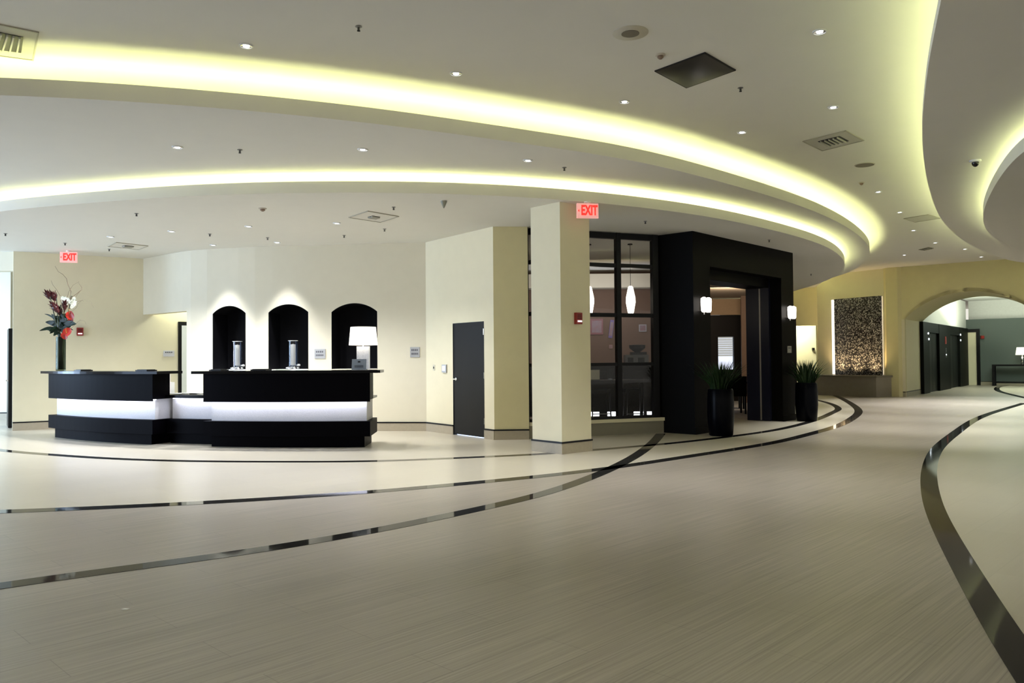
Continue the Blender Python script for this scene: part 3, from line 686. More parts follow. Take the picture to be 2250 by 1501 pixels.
# ------------------------------------------------------------------ flower arrangement
vp, _ = onC(133, -.10, ZT); D0 = vp.y
def V(px, py, dy=0): q = W(px, py, (-1, D0+dy), (1, D0+dy)); return Vector((q.x-vp.x, dy, q.z-vp.z))
va = thing('flower_arrangement', vp, 'tall vase of red flowers and curly twigs on the left counter', 'flowers')
VG = glass('vase_glass', (.42, .46, .40)); 
bm = B(); lathe(bm, [(.0, 0), (.082, .002), (.084, .02), (.084, .64), (.079, .64), (.078, .03), (0, .025)], 28, cap=False); finish('vase', bm, VG, va, smooth=True)
STEM = mat('stem_green', (.035, .05, .022), .5); LEAF = mat('leaf_green', (.012, .042, .018), .4, noise=.3, scale=20); REDF = mat('flower_red', (.40, .018, .008), .35); DRED = mat('ginger_red', (.055, .004, .007), .4)
TWIG = mat('willow_twig', (.16, .10, .06), .6); ORCH = mat('orchid_white', (.72, .76, .66), .5)
tips = [(110, 652), (124, 655), (152, 688), (150, 725), (120, 700), (142, 660), (158, 650), (105, 725), (133, 670)]
bm = B()
for j, (x, y) in enumerate(tips):
    e_ = V(x, y, (-.1+.025*j)); a = j*.7; b_ = Vector((.045*math.cos(a), .045*math.sin(a), .03)); m_ = Vector((e_.x*.15+b_.x*-.6, b_.y*-.6, .66))
    tube(bm, [b_, b_*.3+Vector((0, 0, .35)), m_, m_.lerp(e_, .5)+Vector((0, 0, .03)), e_], .009, 6)
finish('stems', bm, STEM, va, smooth=True)
def ginger(px, py, dy, L=.22, tilt=(0, 0, 1), r=.055):
    c = V(px, py, dy); q = Vector(tilt).normalized().to_track_quat('Z', 'Y').to_matrix().to_4x4(); M = Matrix.Translation(c) @ q
    bm = B(); lathe(bm, [(.015, -L/2), (r*.7, -L*.35), (r, -L*.05), (r*.75, L*.3), (.01, L/2)], 12, M=M)
    for k in range(22):
        a = k*2.4; z = -L*.4+L*.8*k/22; rr = r*(1-.6*abs(z)/(L*.5)); s = Vector((rr*math.cos(a), rr*math.sin(a), z)); o_ = Vector((math.cos(a)*.03, math.sin(a)*.03, .045)); t_ = Vector((-math.sin(a), math.cos(a), 0))*.022
        vs = [bm.verts.new(M @ v) for v in (s-t_, s+t_, s+o_+t_*.4, s+o_*1.4, s+o_-t_*.4)]; bm.faces.new(vs)
    finish('ginger_flower', bm, DRED, va, smooth=True)
ginger(107, 649, -.05, .17, (-.5, 0, 1), .05); ginger(118, 652, -.02, .17, (-.35, 0, 1), .05); ginger(121, 676, -.08, .24, (-.7, 0, 1), .055); ginger(142, 671, -.05, .17, (.05, 0, 1), .03)
ginger(131, 684, .0, .20, (-.3, 0, 1), .04)
def anthurium(px, py, dy, s, rz):
    c = V(px, py, dy); bm = B(); n = 20; vs = []
    for k in range(n):
        a = 2*math.pi*k/n; r = s*(1-.35*math.sin(a))*(1 if abs(a-math.pi/2) > .3 else .85); x, z = r*math.cos(a)*.85, r*math.sin(a)
        x, z = x*math.cos(rz)-z*math.sin(rz), x*math.sin(rz)+z*math.cos(rz); vs.append(bm.verts.new(c+Vector((x, -.03*math.cos(a)**2-.012, z))))
    cv = bm.verts.new(c+Vector((0, .0, 0)))
    for k in range(n): bm.faces.new([cv, vs[k], vs[(k+1) % n]])
    o = finish('anthurium', bm, REDF, va, smooth=True)
    bm = B(); tube(bm, [c+Vector((0, -.01, 0)), c+Vector((.01, -.05, .05)), c+Vector((.02, -.07, .09))], .009, 8, .005); finish('spadix', bm, mat('spadix', (.55, .25, .05), .5), o, smooth=True)
anthurium(154, 690, -.10, .085, .5); anthurium(147, 732, -.12, .085, 2.4); anthurium(158, 702, -.02, .06, -.4); anthurium(143, 735, -.08, .07, .2)
def leafb(px0, py0, px1, py1, dy, wd=.05, bend=.04):
    a, b_ = V(px0, py0, dy*.3), V(px1, py1, dy); bm = B(); L_, R_ = [], []; n = 8; ax = (b_-a); sd = ax.cross(Vector((0, 1, 0))).normalized()
    for k in range(n+1):
        t_ = k/n; c = a+ax*t_+Vector((0, 0, bend*math.sin(math.pi*t_))); ww = wd*math.sin(math.pi*min(1, t_*.95+.04))**.8+.002
        L_.append(bm.verts.new(c+sd*ww)); R_.append((bm.verts.new(c), bm.verts.new(c-sd*ww+Vector((0, -.01, 0)))))
    for k in range(n):
        bm.faces.new([L_[k], L_[k+1], R_[k+1][0], R_[k][0]]); bm.faces.new([R_[k][0], R_[k+1][0], R_[k+1][1], R_[k][1]])
    bmesh.ops.solidify(bm, geom=bm.faces[:], thickness=.003)
    finish('leaf', bm, LEAF, va, smooth=True)
for a in [(133, 725, 87, 727, -.05, .03), (130, 722, 100, 708, .05, .045), (132, 725, 110, 733, -.1, .04), (133, 720, 168, 712, -.12, .055), (135, 722, 160, 706, .05, .05), (130, 720, 113, 690, .02, .035),
          (134, 715, 146, 700, -.08, .05), (132, 732, 118, 738, -.08, .04), (128, 710, 98, 690, .1, .015), (134, 730, 150, 722, -.1, .045), (131, 716, 124, 694, -.05, .05), (134, 716, 136, 690, -.04, .04), (136, 724, 156, 718, -.06, .05)]:
    leafb(*a)
rl = random.Random(3)
for k in range(26):
    a = rl.uniform(0, 6.28); L_ = rl.uniform(14, 30); cx_, cy_ = 132+rl.uniform(-8, 10), rl.uniform(695, 732)
    leafb(cx_, cy_, cx_+L_*math.cos(a), cy_-abs(L_*.5*math.sin(a))+rl.uniform(-6, 6), rl.uniform(-.16, .14), rl.uniform(.012, .035), .03)
def twig(pts, r=.006, dy=0):
    P = [V(x, y, dy+.02*math.sin(i*2)) for i, (x, y) in enumerate(pts)]
    bm = B(); tube(bm, P, r, 5, r*.35); finish('willow_branch', bm, TWIG, va, smooth=True)
twig([(140, 690), (154, 655), (156, 640), (150, 627), (146, 612), (138, 603), (128, 597), (121, 585)], .007)
twig([(142, 680), (146, 658), (152, 640), (160, 627), (172, 620)], .005, .05)
twig([(146, 680), (156, 655), (168, 646), (178, 638), (180, 632), (174, 624), (172, 618)], .006, -.03)
twig([(148, 690), (160, 660), (176, 640), (181, 636), (178, 628)], .004, .06)
twig([(136, 680), (132, 650), (124, 636), (116, 626), (112, 616)], .004, .02)
twig([(158, 668), (170, 663), (182, 660), (184, 662)], .004, .03); twig([(150, 690), (168, 676), (171, 668), (182, 658), (200, 664), (206, 676)], .0025, .06); twig([(156, 722), (176, 703), (186, 706), (189, 713)], .0025, .04)
def orchid(pts, dy):
    bm = B()
    for (x, y) in pts:
        c = V(x, y, dy)
        for k in range(5):
            a = k*1.257+x; d = Vector((math.cos(a), -.15, math.sin(a))); t_ = Vector((-math.sin(a), 0, math.cos(a)))*.014
            vs = [bm.verts.new(v) for v in (c, c+d*.025+t_, c+d*.042, c+d*.025-t_)]; bm.faces.new(vs)
    finish('orchid_spray', bm, ORCH, va)
orchid([(137, 655), (140, 660), (143, 656), (146, 661), (149, 658), (152, 662), (139, 665), (147, 667)], -.03)
orchid([(156, 664), (160, 660), (163, 656), (165, 664), (159, 668), (164, 668), (158, 674), (162, 671)], .02)

# ------------------------------------------------------------------ planters
def planter(x, y, label):
    t = thing('potted_plant', (x, y, 0), label, 'plant', 0, 'tall black planters flanking the bar portal')
    bm = B(); lathe(bm, [(.0, 0), (.195, .0), (.21, .02), (.235, .35), (.232, .62), (.222, .80), (.21, .83), (.195, .83), (.195, .76), (0, .76)], 36, cap=False); finish('pot', bm, mat('black_glaze', (.0015, .0018, .0035), .3, spec=.06), t, smooth=True)
    bm = B(); lathe(bm, [(0, .761), (.194, .761), (0, .79)], 24, cap=False); finish('soil', bm, mat('soil', (.02, .014, .01), .9), t)
    bm = B(); rnd = random.Random(int(x*100))
    for k in range(320):
        a = rnd.uniform(0, 2*math.pi); r = rnd.uniform(0, .16); L_ = rnd.uniform(.30, .66); lean = r/.16*rnd.uniform(.12, .46)+rnd.uniform(0, .05); w_ = rnd.uniform(.009, .017)
        b_ = Vector((r*math.cos(a), r*math.sin(a), .76)); dr = Vector((math.cos(a), math.sin(a), 0)); sd = Vector((-math.sin(a+.6), math.cos(a+.6), 0)); pv = None
        for j in range(6):
            u = j/5; c = b_+dr*lean*u**1.7+Vector((0, 0, L_*u*(1-.12*u))); ww = w_*(1-u)**.6+.0008; cu = (bm.verts.new(c-sd*ww), bm.verts.new(c+sd*ww))
            if pv: bm.faces.new([pv[0], pv[1], cu[1], cu[0]])
            pv = cu
    finish('grass_foliage', bm, mat('grass_blade', (.022, .055, .016), .5, noise=.3, spec=.2), t)
planter(3.71, 14.22, 'grassy plant in black planter before the portal\'s near pier')
planter(6.36, 17.25, 'grassy plant in black planter at the portal\'s far corner')

# ------------------------------------------------------------------ sconces, signs, alarms
def sconce(u, label):
    q = P0+pdv*u; t = thing('wall_sconce', (q.x, q.y, 2.36), label, 'wall light', ang, 'twin glass sconces on the dark portal')
    bm = B(); box(bm, -.05, .05, -.02, 0, -.10, .10); finish('backplate', bm, BLACKM, t, bevel=.004)
    bm = B(); box(bm, -.11, .11, -.055, -.02, -.135, -.115); lathe(bm, [(.012, -.18), (.012, -.12)], 8, c=(0, -.04, 0)); finish('bracket', bm, CHROME, t)
    SG = emis('sconce_glass', (1, .93, .84), 3.2)
    for x in (-.082, .082):
        bm = B(); lathe(bm, [(.035, -.14), (.052, -.11), (.060, .06), (.055, .11), (.02, .135)], 20, c=(x, -.085, 0)); finish('glass_shade', bm, SG, t, smooth=True)
    return t
sconce(.31, 'twin glass sconce on the portal\'s near pier, glowing'); sconce(4.06, 'twin glass sconce on the portal\'s far pier, glowing')
def plaque(q, d, w_, h_, label, rows=2, m=GREYP, name='wall_sign'):
    t = thing(name, (q.x, q.y, q.z), label, 'sign', math.atan2(d.y, d.x))
    bm = B(); box(bm, -w_/2, w_/2, -.018, -.001, -h_/2, h_/2); finish('sign_plate', bm, m, t, bevel=.003)
    for k in range(rows):
        z = h_*.22-k*h_*.36; bm = B(); n = 4+k*3
        for j in range(n):
            x0 = -w_*.36+w_*.72*j/n; box(bm, x0, x0+w_*.5/n, -.021, -.018, z-h_*.10, z+h_*.08)
        finish('lettering', bm, mat('sign_ink', (.12, .12, .14), .5), t)
    return t
def onW2(px, py):
    c, d = pt_at(s_at(px)); q = W(px, py, c, c+d); return q, d
q, d = onW2(703.5, 777.5); plaque(q, d, .22, .19, 'small grey two-line plaque between the middle and right niches')
q, d = onW2(912, 774); plaque(q, d, .19, .20, 'square grey plaque on cream wall left of the corner', 2)
q = W(371, 777, a25, aend); plaque(q, dL, .23, .135, 'white plaque on the lit wall beside the office doorway', 1, mat('plaque_white', (.62, .62, .66), .4))
q = P0+pdv*4.07; plaque(Vector((q.x, q.y, 1.55)), pdv, .19, .15, 'small plaque on the dark portal\'s far pier', 1, mat('plaque_dim', (.30, .29, .27), .4))
# switch and thermostat by the dark door
q = W(954, 808, b0, b1); t = thing('light_switch', q, 'small light switch left of the thermostat', 'switch', math.atan2(dW.y, dW.x))
bm = B(); box(bm, -.035, .035, -.008, 0, -.055, .055); finish('switch_plate', bm, mat('ivory', (.62, .58, .46), .4), t); bm = B(); box(bm, -.008, .008, -.016, -.008, -.02, .02); finish('toggle', bm, DKGREY, t)
q = W(978, 810, b0, b1); t = thing('wall_thermostat', q, 'square keypad panel left of the dark door', 'thermostat', math.atan2(dW.y, dW.x))
bm = B(); box(bm, -.075, .075, -.03, 0, -.075, .075); finish('housing', bm, GREYP, t, bevel=.006); bm = B(); box(bm, -.048, .048, -.034, -.03, -.04, .05); finish('screen', bm, emis('screen_blue', (.6, .75, 1), .7), t)
def alarm(q, d, label):
    t = thing('fire_alarm', q, label, 'alarm', math.atan2(d.y, d.x), 'red fire alarm strobes')
    bm = B(); box(bm, -.062, .062, -.05, 0, -.085, .085); finish('alarm_body', bm, RED, t, bevel=.008)
    bm = B(); box(bm, -.04, .04, -.066, -.05, -.055, -.03); finish('strobe_lens', bm, emis('strobe', (.9, .85, .9), .5), t)
    for z in (-.005, .02, .045):
        bm = B(); box(bm, -.04, .04, -.054, -.05, z, z+.008); finish('grille_slot', bm, BLACKM, t)
q = W(175.5, 729, a25, aend); alarm(q, dL, 'red fire alarm on the cream wall beside the flowers')
v0, v1 = Vector(inset(.965)[1]), Vector(inset(.965)[2]); q = W(1268, 700, v0, v1); alarm(q, (v1-v0).normalized(), 'red fire alarm on the square column')
def exit_sign(p, rz, label):
    """p: top centre at the ceiling"""
    t = thing('exit_sign', p, label, 'exit sign', rz, 'red exit signs')
    bm = B(); lathe(bm, [(.05, 0), (.05, -.02), (.02, -.02), (.02, -.035)][::-1], 16); finish('canopy', bm, WHITE, t)
    bm = B(); box(bm, -.16, .16, -.022, .022, -.245, -.03); finish('housing', bm, mat('exit_face', (.80, .52, .50), .4, emit=(1, .38, .36), estr=.28), t, bevel=.006)
    f = bpy.data.curves.new('exit_text', 'FONT'); f.body = 'EXIT'; f.size = .20; f.align_x = 'CENTER'; f.align_y = 'CENTER'; f.extrude = .003; f.offset = .007
    RG = emis('exit_red', (1, .02, .015), .9)
    tmp = bpy.data.objects.new('tmp', f); COL.objects.link(tmp); me = bpy.data.meshes.new_from_object(tmp.evaluated_get(bpy.context.evaluated_depsgraph_get())); bpy.data.objects.remove(tmp); me.materials.clear(); me.materials.append(RG)
    o = bpy.data.objects.new('exit_letters', me); COL.objects.link(o); o.parent = t; o.location = (.022, -.026, -.138); o.rotation_euler = (math.pi/2, 0, 0); o.scale = (.60, 1.0, 1)
    bm = B(); vs = [(-.148, -.138), (-.128, -.118), (-.128, -.158)]
    a = [bm.verts.new((x, -.0225, z)) for x, z in vs]; c = [bm.verts.new((x, -.029, z)) for x, z in vs]; bm.faces.new(a); bm.faces.new(c)
    for i in range(3): bm.faces.new([a[i], a[(i+1) % 3], c[(i+1) % 3], c[i]])
    finish('arrow', bm, RG, t)
p = G(151, 551, ZC); exit_sign(p, .25, 'red exit sign on the ceiling above the flower vase')
p = Vector((1.12, 11.62, ZC)); exit_sign(p, .15, 'red exit sign on the ceiling beside the square column')

# ------------------------------------------------------------------ ceiling fittings
TRIM = mat('downlight_trim', (.62, .62, .62), .3); REFL = mat('reflector', (.9, .9, .92), .15, metal=1)
def downlight(px, py, z, level, label, energy=26, group=None, size=75, loc=None):
    p = G(px, py, z) if loc is None else Vector(loc)
    t = thing('downlight', p, label, 'ceiling light', 0, group)
    bm = B(); lathe(bm, [(.052, 0), (.066, 0), (.064, -.010), (.054, -.012), (.052, 0)], 24, cap=False); finish('trim_ring', bm, TRIM, t, smooth=True)
    bm = B(); lathe(bm, [(.053, -.008), (.040, -.004), (.018, -.002)], 24, cap=False); finish('reflector', bm, REFL, t, smooth=True)
    bm = B(); lathe(bm, [(.030, -.003), (.030, -.010)], 16); finish('lamp', bm, emis('lamp_white', (.92, .95, 1), 5), t)
    l = bpy.data.lights.new('downlight_beam', 'SPOT'); l.energy = energy; l.color = (.97, .98, 1.0); l.spot_size = math.radians(size); l.spot_blend = .6; l.shadow_soft_size = .05
    lo = bpy.data.objects.new('downlight_beam', l); COL.objects.link(lo); lo.location = p+Vector((0, 0, -.03)); lo.parent = None
    return p
ga, gb, gc = 'downlights in the high ceiling', 'downlights in the outer ring soffit', 'downlights over the reception'
for px, py, lab in [(541, 100, 'recessed downlight in the high ceiling, nearest the corner vent'), (1002, 161, 'high-ceiling downlight above the outer cove glow, left of the speaker'),
                    (1801, 69, 'large bright downlight right of the dark ceiling panel'), (1372, 223, 'downlight below the dark ceiling panel, left side'),
                    (1831, 235, 'high-ceiling downlight just above the slotted vent'), (1630, 290, 'high-ceiling downlight left of the slotted vent'),
                    (1930, 421, 'downlight beyond the far ceiling speaker and detector'), (1977, 466, 'small downlight left of the pale grille'), (2007, 506, 'small downlight below the pale grille'),
                    (2120, 547, 'tiny downlight beside the far right-hand soffit edge'), (2156, 564, 'tiny downlight above the arched wall'), (2055, 533, 'tiny downlight near the dark slot vent'), (1987, 560, 'tiny far downlight above the mosaic wall')]:
    downlight(px, py, ZA, 0, lab, 100 if py < 400 else 330, ga)
for px, py, lab in [(390, 323, 'downlight in the outer ring above the vase end'), (797, 328, 'downlight in the middle of the outer ring soffit'), (1160, 352, 'downlight in the outer ring above the column')]:
    downlight(px, py, ZB, 0, lab, 90, gb)
for px, py, lab in [(546, 497, 'brightest downlight over the reception counters'), (377, 508, 'downlight over the gap between counters'), (243, 520, 'faint downlight above the left counter'), (740, 490, 'faint downlight above the right counter')]:
    downlight(px, py, ZC, 0, lab, 230 if px == 243 else 190, gc, 130)
for k, lab in ((0, 'wall-grazing downlight above the left niche'), (1, 'wall-grazing downlight above the middle niche')):
    s0, s1 = s_at(NI[k][0]), s_at(NI[k][1]); c, d = pt_at((s0+s1)/2); n = Vector((d.y, -d.x)); q = c+n*.50
    downlight(0, 0, ZC, 0, lab, 150, gc, 64, loc=(q.x, q.y, ZC))
# unseen row of the same downlights nearer the camera lights the foreground
for x, y in ((-4.5, 2.5), (0, 2.0), (3.8, 1.5), (7, 9)):
    l = bpy.data.lights.new('downlight_beam', 'SPOT'); l.energy = 40; l.spot_size = math.radians(90); l.spot_blend = .8; l.shadow_soft_size = .05
    lo = bpy.data.objects.new('downlight_beam', l); COL.objects.link(lo); lo.location = (x, y, ZB-.1)

def sprinkler(px, py, z, lab):
    p = G(px, py, z); t = thing('sprinkler_head', p, lab, 'sprinkler', 0, 'ceiling sprinkler heads')
    bm = B(); lathe(bm, [(.030, 0), (.032, -.004), (.012, -.010)], 16); finish('escutcheon', bm, mat('sprinkler_chrome', (.25, .25, .25), .4, metal=.7), t, smooth=True)
    bm = B(); lathe(bm, [(.006, -.008), (.006, -.038)], 8); box(bm, -.012, -.009, -.003, .003, -.04, -.01); box(bm, .009, .012, -.003, .003, -.04, -.01); finish('frame_arms', bm, DKGREY, t)
    bm = B(); lathe(bm, [(.016, -.040), (.016, -.043), (.005, -.046)], 12); finish('deflector', bm, DKGREY, t)
for px, py, z, lab in [(788, 58, ZA, 'sprinkler head in the high ceiling at top centre'), (1627, 193, ZA, 'sprinkler head right of the dark ceiling panel'),
                       (527, 329, ZB, 'sprinkler head in the outer ring beside the left downlight'), (1240, 368, ZB, 'sprinkler head in the outer ring above the column'),
                       (300, 469, ZC, 'sprinkler head in front of the curved ceiling rim, left'), (461, 514, ZC, 'sprinkler above the gap between the counters'), (865, 455, ZC, 'sprinkler above the square ceiling diffuser'),
                       (845, 503, ZC, 'sprinkler below the square ceiling diffuser'), (588, 522, ZC, 'sprinkler above the middle niche'), (756, 517, ZC, 'sprinkler above the right niche'), (12, 513, ZC, 'sprinkler at the far left edge'),
                       (143, 534, ZC, 'sprinkler above the left exit sign'), (240, 547, ZC, 'sprinkler beside the ceiling access hatch'), (1690, 527, ZC, 'sprinkler above the far pier of the portal'), (1782, 602, ZC, 'sprinkler at the far curved tip of the soffit'), (1418, 486, ZC, 'sprinkler in front of the bar glazing')]:
    sprinkler(px, py, z, lab)
def speaker(px, py, z, r, lab, ri=.5):
    p = G(px, py, z); t = thing('ceiling_speaker', p, lab, 'speaker', 0, 'round ceiling speakers')
    bm = B(); lathe(bm, [(r, 0), (r, -.004), (r*.97, -.008), (0, -.008)][::-1], 40, cap=False); finish('flange', bm, mat('speaker_rim', (.50, .47, .39), .6), t, smooth=True)
    bm = B(); lathe(bm, [(r*ri, -.0082), (r*ri, -.012), (0, -.013)], 32, cap=False); finish('grille', bm, mat('speaker_grille', (.20, .175, .125), .7, noise=.2, scale=200), t)
speaker(1385, 72, ZA, .165, 'round brown-centred speaker left of the dark ceiling panel'); speaker(1900, 362, ZA, .15, 'flat round speaker below the slotted vent', .9)
def detector(px, py, z, lab, r=.05):
    p = G(px, py, z); t = thing('smoke_detector', p, lab, 'smoke detector', 0, 'ceiling smoke detectors')
    bm = B(); lathe(bm, [(r, 0), (r, -.01), (r*.7, -.014)], 24); finish('base_ring', bm, mat('det_ivory', (.55, .50, .42), .5), t, smooth=True)
    bm = B(); lathe(bm, [(r*.6, -.013), (r*.62, -.03), (r*.3, -.045), (.005, -.048)], 24); finish('sensor_head', bm, mat('det_brown', (.22, .15, .11), .5), t, smooth=True)
detector(1451, 120, ZA, 'smoke detector beside the dark square ceiling panel'); detector(1893, 401, ZA, 'smoke detector just below the far speaker'); detector(577, 458, ZC, 'grey detector box above the middle of the reception', .06)
p = G(975, 441, ZC); t = thing('cone_fitting', p, 'small grey cone-shaped fitting on the soffit above the plaque', 'sensor')
bm = B(); lathe(bm, [(.045, 0), (.045, -.02), (.012, -.10), (.004, -.11)], 20); finish('cone', bm, mat('cone_grey', (.28, .28, .22), .5), t, smooth=True)
bm = B(); lathe(bm, [(.05, 0), (.05, -.006)], 20); finish('mount_plate', bm, TRIM, t)
# dark square panel
q = [G(x, y, ZA) for x, y in ((1438, 155), (1549, 114), (1617, 153), (1508, 192))]; c = sum(q, Vector())/4
t = thing('ceiling_panel', c, 'large dark glossy square panel in the high ceiling', 'panel')
def poly(bm, pts, z0, z1): return prism(bm, [tuple(p) for p in pts], z0, z1)
bm = B(); poly(bm, [(p-c).xy for p in q], -.012, 0); finish('panel_rim', bm, DKGREY, t)
bm = B(); N_ = 10; vv = []
for i in range(N_+1):
    row = []
    for j in range(N_+1):
        u, v_ = i/N_*.96+.02, j/N_*.96+.02; a = (q[0].lerp(q[1], u)).lerp(q[3].lerp(q[2], u), v_)-c
        row.append(bm.verts.new((a.x, a.y, -.013-.018*(math.sin(math.pi*i/N_)*math.sin(math.pi*j/N_))**.7)))
    vv.append(row)
for i in range(N_):
    for j in range(N_): bm.faces.new([vv[i][j], vv[i+1][j], vv[i+1][j+1], vv[i][j+1]])
finish('panel_face', bm, mat('panel_gloss', (.035, .032, .027), .28, noise=.1, spec=.35), t, smooth=True)
def diffuser(corners, z, lab, core=.45, dark=True, m=None, cat='vent'):
    q = [G(x, y, z) for x, y in corners]; c = sum(q, Vector())/4; t = thing('ceiling_vent', c, lab, cat)
    q = [(p-c).xy for p in q]
    bm = B()
    for k in range(4):
        a, b_ = q[k], q[(k+1) % 4]; poly(bm, [a, b_, b_*.95, a*.95], -.012, 0)
    finish('vent_rim', bm, m or mat('vent_rim', (.36, .34, .27), .5), t)
    bm = B(); poly(bm, [p*.95 for p in q], -.006, 0); finish('vent_plate', bm, m or (mat('vent_pale', (.66, .64, .58), .6) if z == ZC else mat('vent_plate', (.43, .42, .36), .5)), t)
    if dark:
        bm = B(); poly(bm, [p*core for p in q], -.011, -.006); o = finish('vent_core', bm, BLACKM, t)
        for k in range(5):
            u = -.8+.4*k; a = (q[0].lerp(q[1], .5+u/2)*core, q[3].lerp(q[2], .5+u/2)*core); dd = (a[1]-a[0]).normalized(); nn = Vector((-dd.y, dd.x))*.007
            bm = B(); poly(bm, [a[0]*.96+nn, a[0]*.96-nn, a[1]*.96-nn, a[1]*.96+nn], -.03, -.011); finish('louver', bm, m or mat('vent_louver', (.45, .44, .38), .5), t)
diffuser(((-45, 43), (86, 70), (74, 132), (-75, 112)), ZA, 'square air diffuser cut by the top-left picture edge, slotted centre', .55)
diffuser(((1763, 310), (1859, 286), (1899, 308), (1806, 331)), ZA, 'slotted air vent in the high ceiling beside the right-hand cove', .5)
diffuser(((765, 477), (808, 463), (877, 475), (836, 488)), ZC, 'pale square diffuser with dark centre above the right counter', .25, True)
diffuser(((236, 541), (255, 532), (326, 540), (306, 548)), ZC, 'pale ceiling access hatch above the left counter', .3, True)
diffuser(((1985, 480), (2040, 471), (2068, 479), (2010, 488)), ZA, 'pale green-grey grille beside the right soffit edge', .4, False)
diffuser(((2018, 548), (2040, 543), (2052, 545), (2030, 549.5)), ZA, 'narrow dark slot vent high above the arch', .9, True)
# dome camera
p = G(2143, 352, ZB); t = thing('dome_camera', p, 'black dome camera on the right-hand soffit', 'camera')
bm = B(); lathe(bm, [(.07, 0), (.07, -.02), (.05, -.03)], 24); finish('camera_mount', bm, WHITE, t, smooth=True)
bm = B(); lathe(bm, [(.044, -.03), (.044, -.045), (.035, -.07), (.018, -.085), (.003, -.09)], 24); finish('camera_dome', bm, mat('dome_black', (.005, .005, .005), .1), t, smooth=True)

# ------------------------------------------------------------------ bar interior
def pendant(x, y, lab):
    t = thing('pendant_lamp', (x, y, ZC), lab, 'pendant light', 0, 'paper pendants inside the bar')
    z0 = 2.27-ZC
    bm = B(); lathe(bm, [(.05, -.0), (.05, -.02)], 16); finish('canopy', bm, BLACKM, t)
    bm = B(); tube(bm, [(0, 0, -.02), (0, 0, z0+.58)], .005, 6); finish('cord', bm, BLACKM, t)
    bm = B(); lathe(bm, [(.04, z0), (.06, z0+.04), (.095, z0+.24), (.092, z0+.34), (.05, z0+.54), (.03, z0+.57)], 28); finish('lamp_shade', bm, emis('pendant_glow', (1, .90, .74), 3.2), t, smooth=True)
    return t
y_ = 16.0
for px, lab in ((1389, 'glowing oval pendant inside the bar, right one'), (1298, 'glowing oval pendant partly hidden by the column')):
    g = G(px, 950); pendant(g.x/g.y*y_, y_, lab)
# back counter with shelves
bt = thing('bar_counter', (1.9, 17.4, 0), 'dark bar counter behind the glazing', 'counter')
bm = B(); box(bm, -1.9, 1.5, -.3, .35, 1.17, 1.22); finish('counter_top', bm, DARKW, bt, bevel=.005)
bm = B(); box(bm, -1.85, 1.4, -.2, .3, .14, 1.17); finish('counter_front', bm, DARKW, bt)
TL = emis('toe_light', (.9, .93, 1), 3.0)
for a, b_ in ((-.02, .30), (.37, .41), (.47, .58), (.68, .80), (1.02, 1.25), (1.32, 1.52)):
    bm = B(); x_ = -1.62+a*1.7; box(bm, x_+.6, x_+.6+(b_-a)*1.7, -.22, -.201, .145, .235); finish('toe_light', bm, TL, bt)
def atx(px, y): g = G(px, 950); return g.x/g.y*y
# coffee grinder
x_ = atx(1400, 17.3); t = thing('coffee_machine', (x_, 17.35, 1.22), 'steel coffee machine with dark hopper on the bar counter', 'coffee machine')
bm = B(); box(bm, -.25, .25, -.15, .18, 0, .24); finish('machine_body', bm, mat('machine_steel', (.14, .14, .14), .4, metal=.3), t, bevel=.015)
bm = B(); box(bm, -.12, .22, -.1, .1, .24, .30); lathe(bm, [(.06, .30), (.17, .38), (.18, .45), (.14, .46)], 20, c=(.03, 0, 0)); finish('hopper', bm, BLACKM, t)
bm = B(); box(bm, -.2, -.08, -.16, -.15, .08, .18); box(bm, .02, .16, -.16, -.15, .08, .18); finish('control_panel', bm, DKGREY, t)
# posters on bar back wall
def poster(px, py, w_, h_, m, lab, y=21.18, kind='poster', rz=0):
    q = W(px, py, (0, y), (1, y)); t = thing('wall_poster', (q.x, y, q.z), lab, kind)
    bm = B(); box(bm, -w_/2, w_/2, -.02, 0, -h_/2, h_/2, Matrix.Rotation(rz, 4, 'Y')); finish('poster_frame', bm, m, t)
    bm = B(); box(bm, -w_*.38, w_*.38, -.024, -.02, -h_*.38, h_*.38, Matrix.Rotation(rz, 4, 'Y')); finish('poster_print', bm, mat('print_'+lab[:6], (.30, .30, .36), .5, noise=.4, scale=9, col2=(.35, .15, .16)), t)
poster(1412, 721, .20, .19, mat('frame_pale', (.5, .5, .55), .5), 'small pale framed notice on the bar wall')
poster(1311, 718, .34, .42, mat('poster_red', (.30, .12, .13), .5), 'reddish poster seen left through the bar glazing')
poster(1343, 723, .10, .48, mat('ribbon_violet', (.22, .16, .42), .5), 'tall violet strip on the bar wall', kind='banner', rz=.12)
poster(1342, 762, .09, .10, mat('card_pink', (.5, .3, .25), .5), 'tiny pink card below the violet strip', kind='card')
# menu stand and glass vase near the window, low cabinets
x_ = atx(1312, 15.1); t = thing('menu_stand', (x_, 15.3, .98), 'white menu stand on the table by the glazing', 'menu')
bm = B(); box(bm, -.14, .08, -.01, .01, 0, .19); finish('menu_card', bm, mat('menu_paper', (.6, .58, .45), .5), t)
bm = B(); box(bm, -.14, .08, -.04, .04, -.004, .004); finish('menu_base', bm, BLACKM, t)
tt = thing('high_table', (x_+.25, 15.35, 0), 'dark high table behind the glazing', 'table')
bm = B(); box(bm, -.75, .75, -.3, .3, .93, .975); finish('tabletop', bm, DARKW, tt)
for xx in (-.7, .64):
    for yy in (-.25, .19):
        bm = B(); box(bm, xx, xx+.06, yy, yy+.06, .003, .93); finish('leg', bm, DARKW, tt)
x_ = atx(1341, 15.2); t = thing('glass_vase', (x_, 15.15, .976), 'clear glass vase on the dark high table', 'vase')
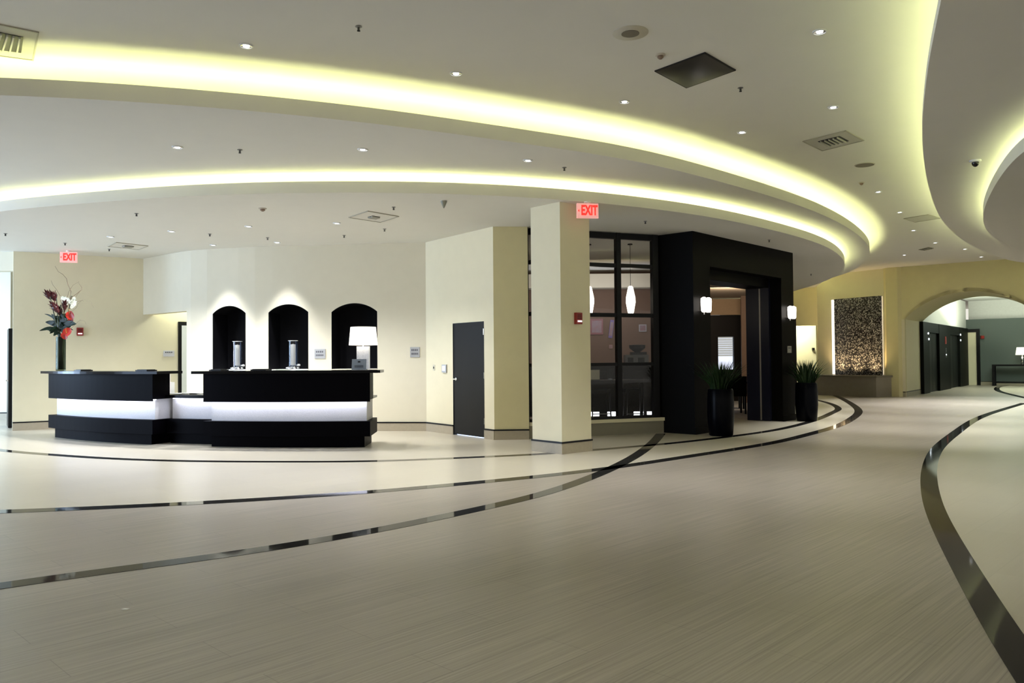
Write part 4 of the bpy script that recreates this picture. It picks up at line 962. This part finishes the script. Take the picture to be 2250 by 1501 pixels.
bm = B(); lathe(bm, [(0, 0), (.05, 0), (.06, .1), (.075, .22), (.071, .22), (.05, .02)], 20, cap=False); finish('vase_body', bm, glass('vase_clear', (.85, .88, .9)), t, smooth=True)
bm = B(); lathe(bm, [(.045, .004), (.046, .03), (.01, .035)], 16); finish('water_base', bm, GREYP, t, smooth=True)
def stool(x, y, rz, lab):
    t = thing('bar_stool', (x, y, .003), lab, 'stool', rz, 'dark bar stools')
    bm = B(); box(bm, -.2, .2, -.2, .2, .68, .76); finish('seat', bm, DARKW, t, bevel=.02)
    bm = B(); box(bm, -.2, .2, .17, .21, .76, 1.12); finish('backrest', bm, DARKW, t, bevel=.01)
    for a in (-1, 1):
        for b_ in (-1, 1): bm = B(); tube(bm, [(a*.17, b_*.17, .68), (a*.2, b_*.2, 0)], .016, 6); finish('leg', bm, BLACKM, t)
    bm = B(); box(bm, -.19, .19, -.2, -.18, .25, .27); finish('footrest', bm, CHROME, t)
stool(atx(1396, 16.2), 16.3, 0, 'dark bar stool in front of the bar, right pane'); stool(atx(1320, 16.2), 16.35, .1, 'dark bar stool in front of the bar, left pane')
# lounge seen through the portal
q0 = Vector((4.9+1.62, 25.2)); 
t = thing('window_blind', (q0.x, 25.3, 0), 'pale horizontal blind in the small bright lounge window', 'blind')
for k in range(9):
    bm = B(); box(bm, .01, .49, 0, .02, 1.42+k*.07, 1.482+k*.07); finish('slat', bm, mat('blind', (.5, .5, .48), .6, emit=(.8, .85, .85), estr=.22), t)
bm = B(); box(bm, 0, .5, -.01, .03, 2.03, 2.06); finish('head_rail', bm, WHITE, t)
bm = B(); box(bm, q0.x-.05, q0.x+.55, 25.4, 25.42, .95, 2.1); o = finish('window_1', bm, emis('window_day', (.75, .82, 1), .55)); struct(o)
def chair(x, y, rz, lab):
    t = thing('dining_chair', (x, y, .003), lab, 'chair', rz, 'dark lounge chairs')
    bm = B(); box(bm, -.22, .22, -.22, .22, .43, .49); finish('seat', bm, DARKW, t, bevel=.015)
    bm = B(); box(bm, -.22, .22, .19, .23, .49, .92); finish('backrest', bm, DARKW, t, bevel=.01)
    for a in (-1, 1):
        for b_ in (-1, 1): bm = B(); box(bm, a*.19-.02, a*.19+.02, b_*.19-.02, b_*.19+.02, 0, .43); finish('leg', bm, DARKW, t)
x_ = atx(1631, 20.4); tt = thing('dining_table', (x_, 20.5, .003), 'dark dining table seen through the portal', 'table')
bm = B(); box(bm, -.55, .4, -.4, .4, .72, .77); finish('tabletop', bm, DARKW, tt, bevel=.005)
for xx in (-.5, .3):
    for yy in (-.35, .29): bm = B(); box(bm, xx, xx+.06, yy, yy+.06, 0, .72); finish('leg', bm, DARKW, tt)
chair(atx(1618, 19.6), 19.65, math.pi, 'dark dining chair at the near side of the table'); chair(atx(1612, 21.6), 21.5, .0, 'dark dining chair at the far side of the table')
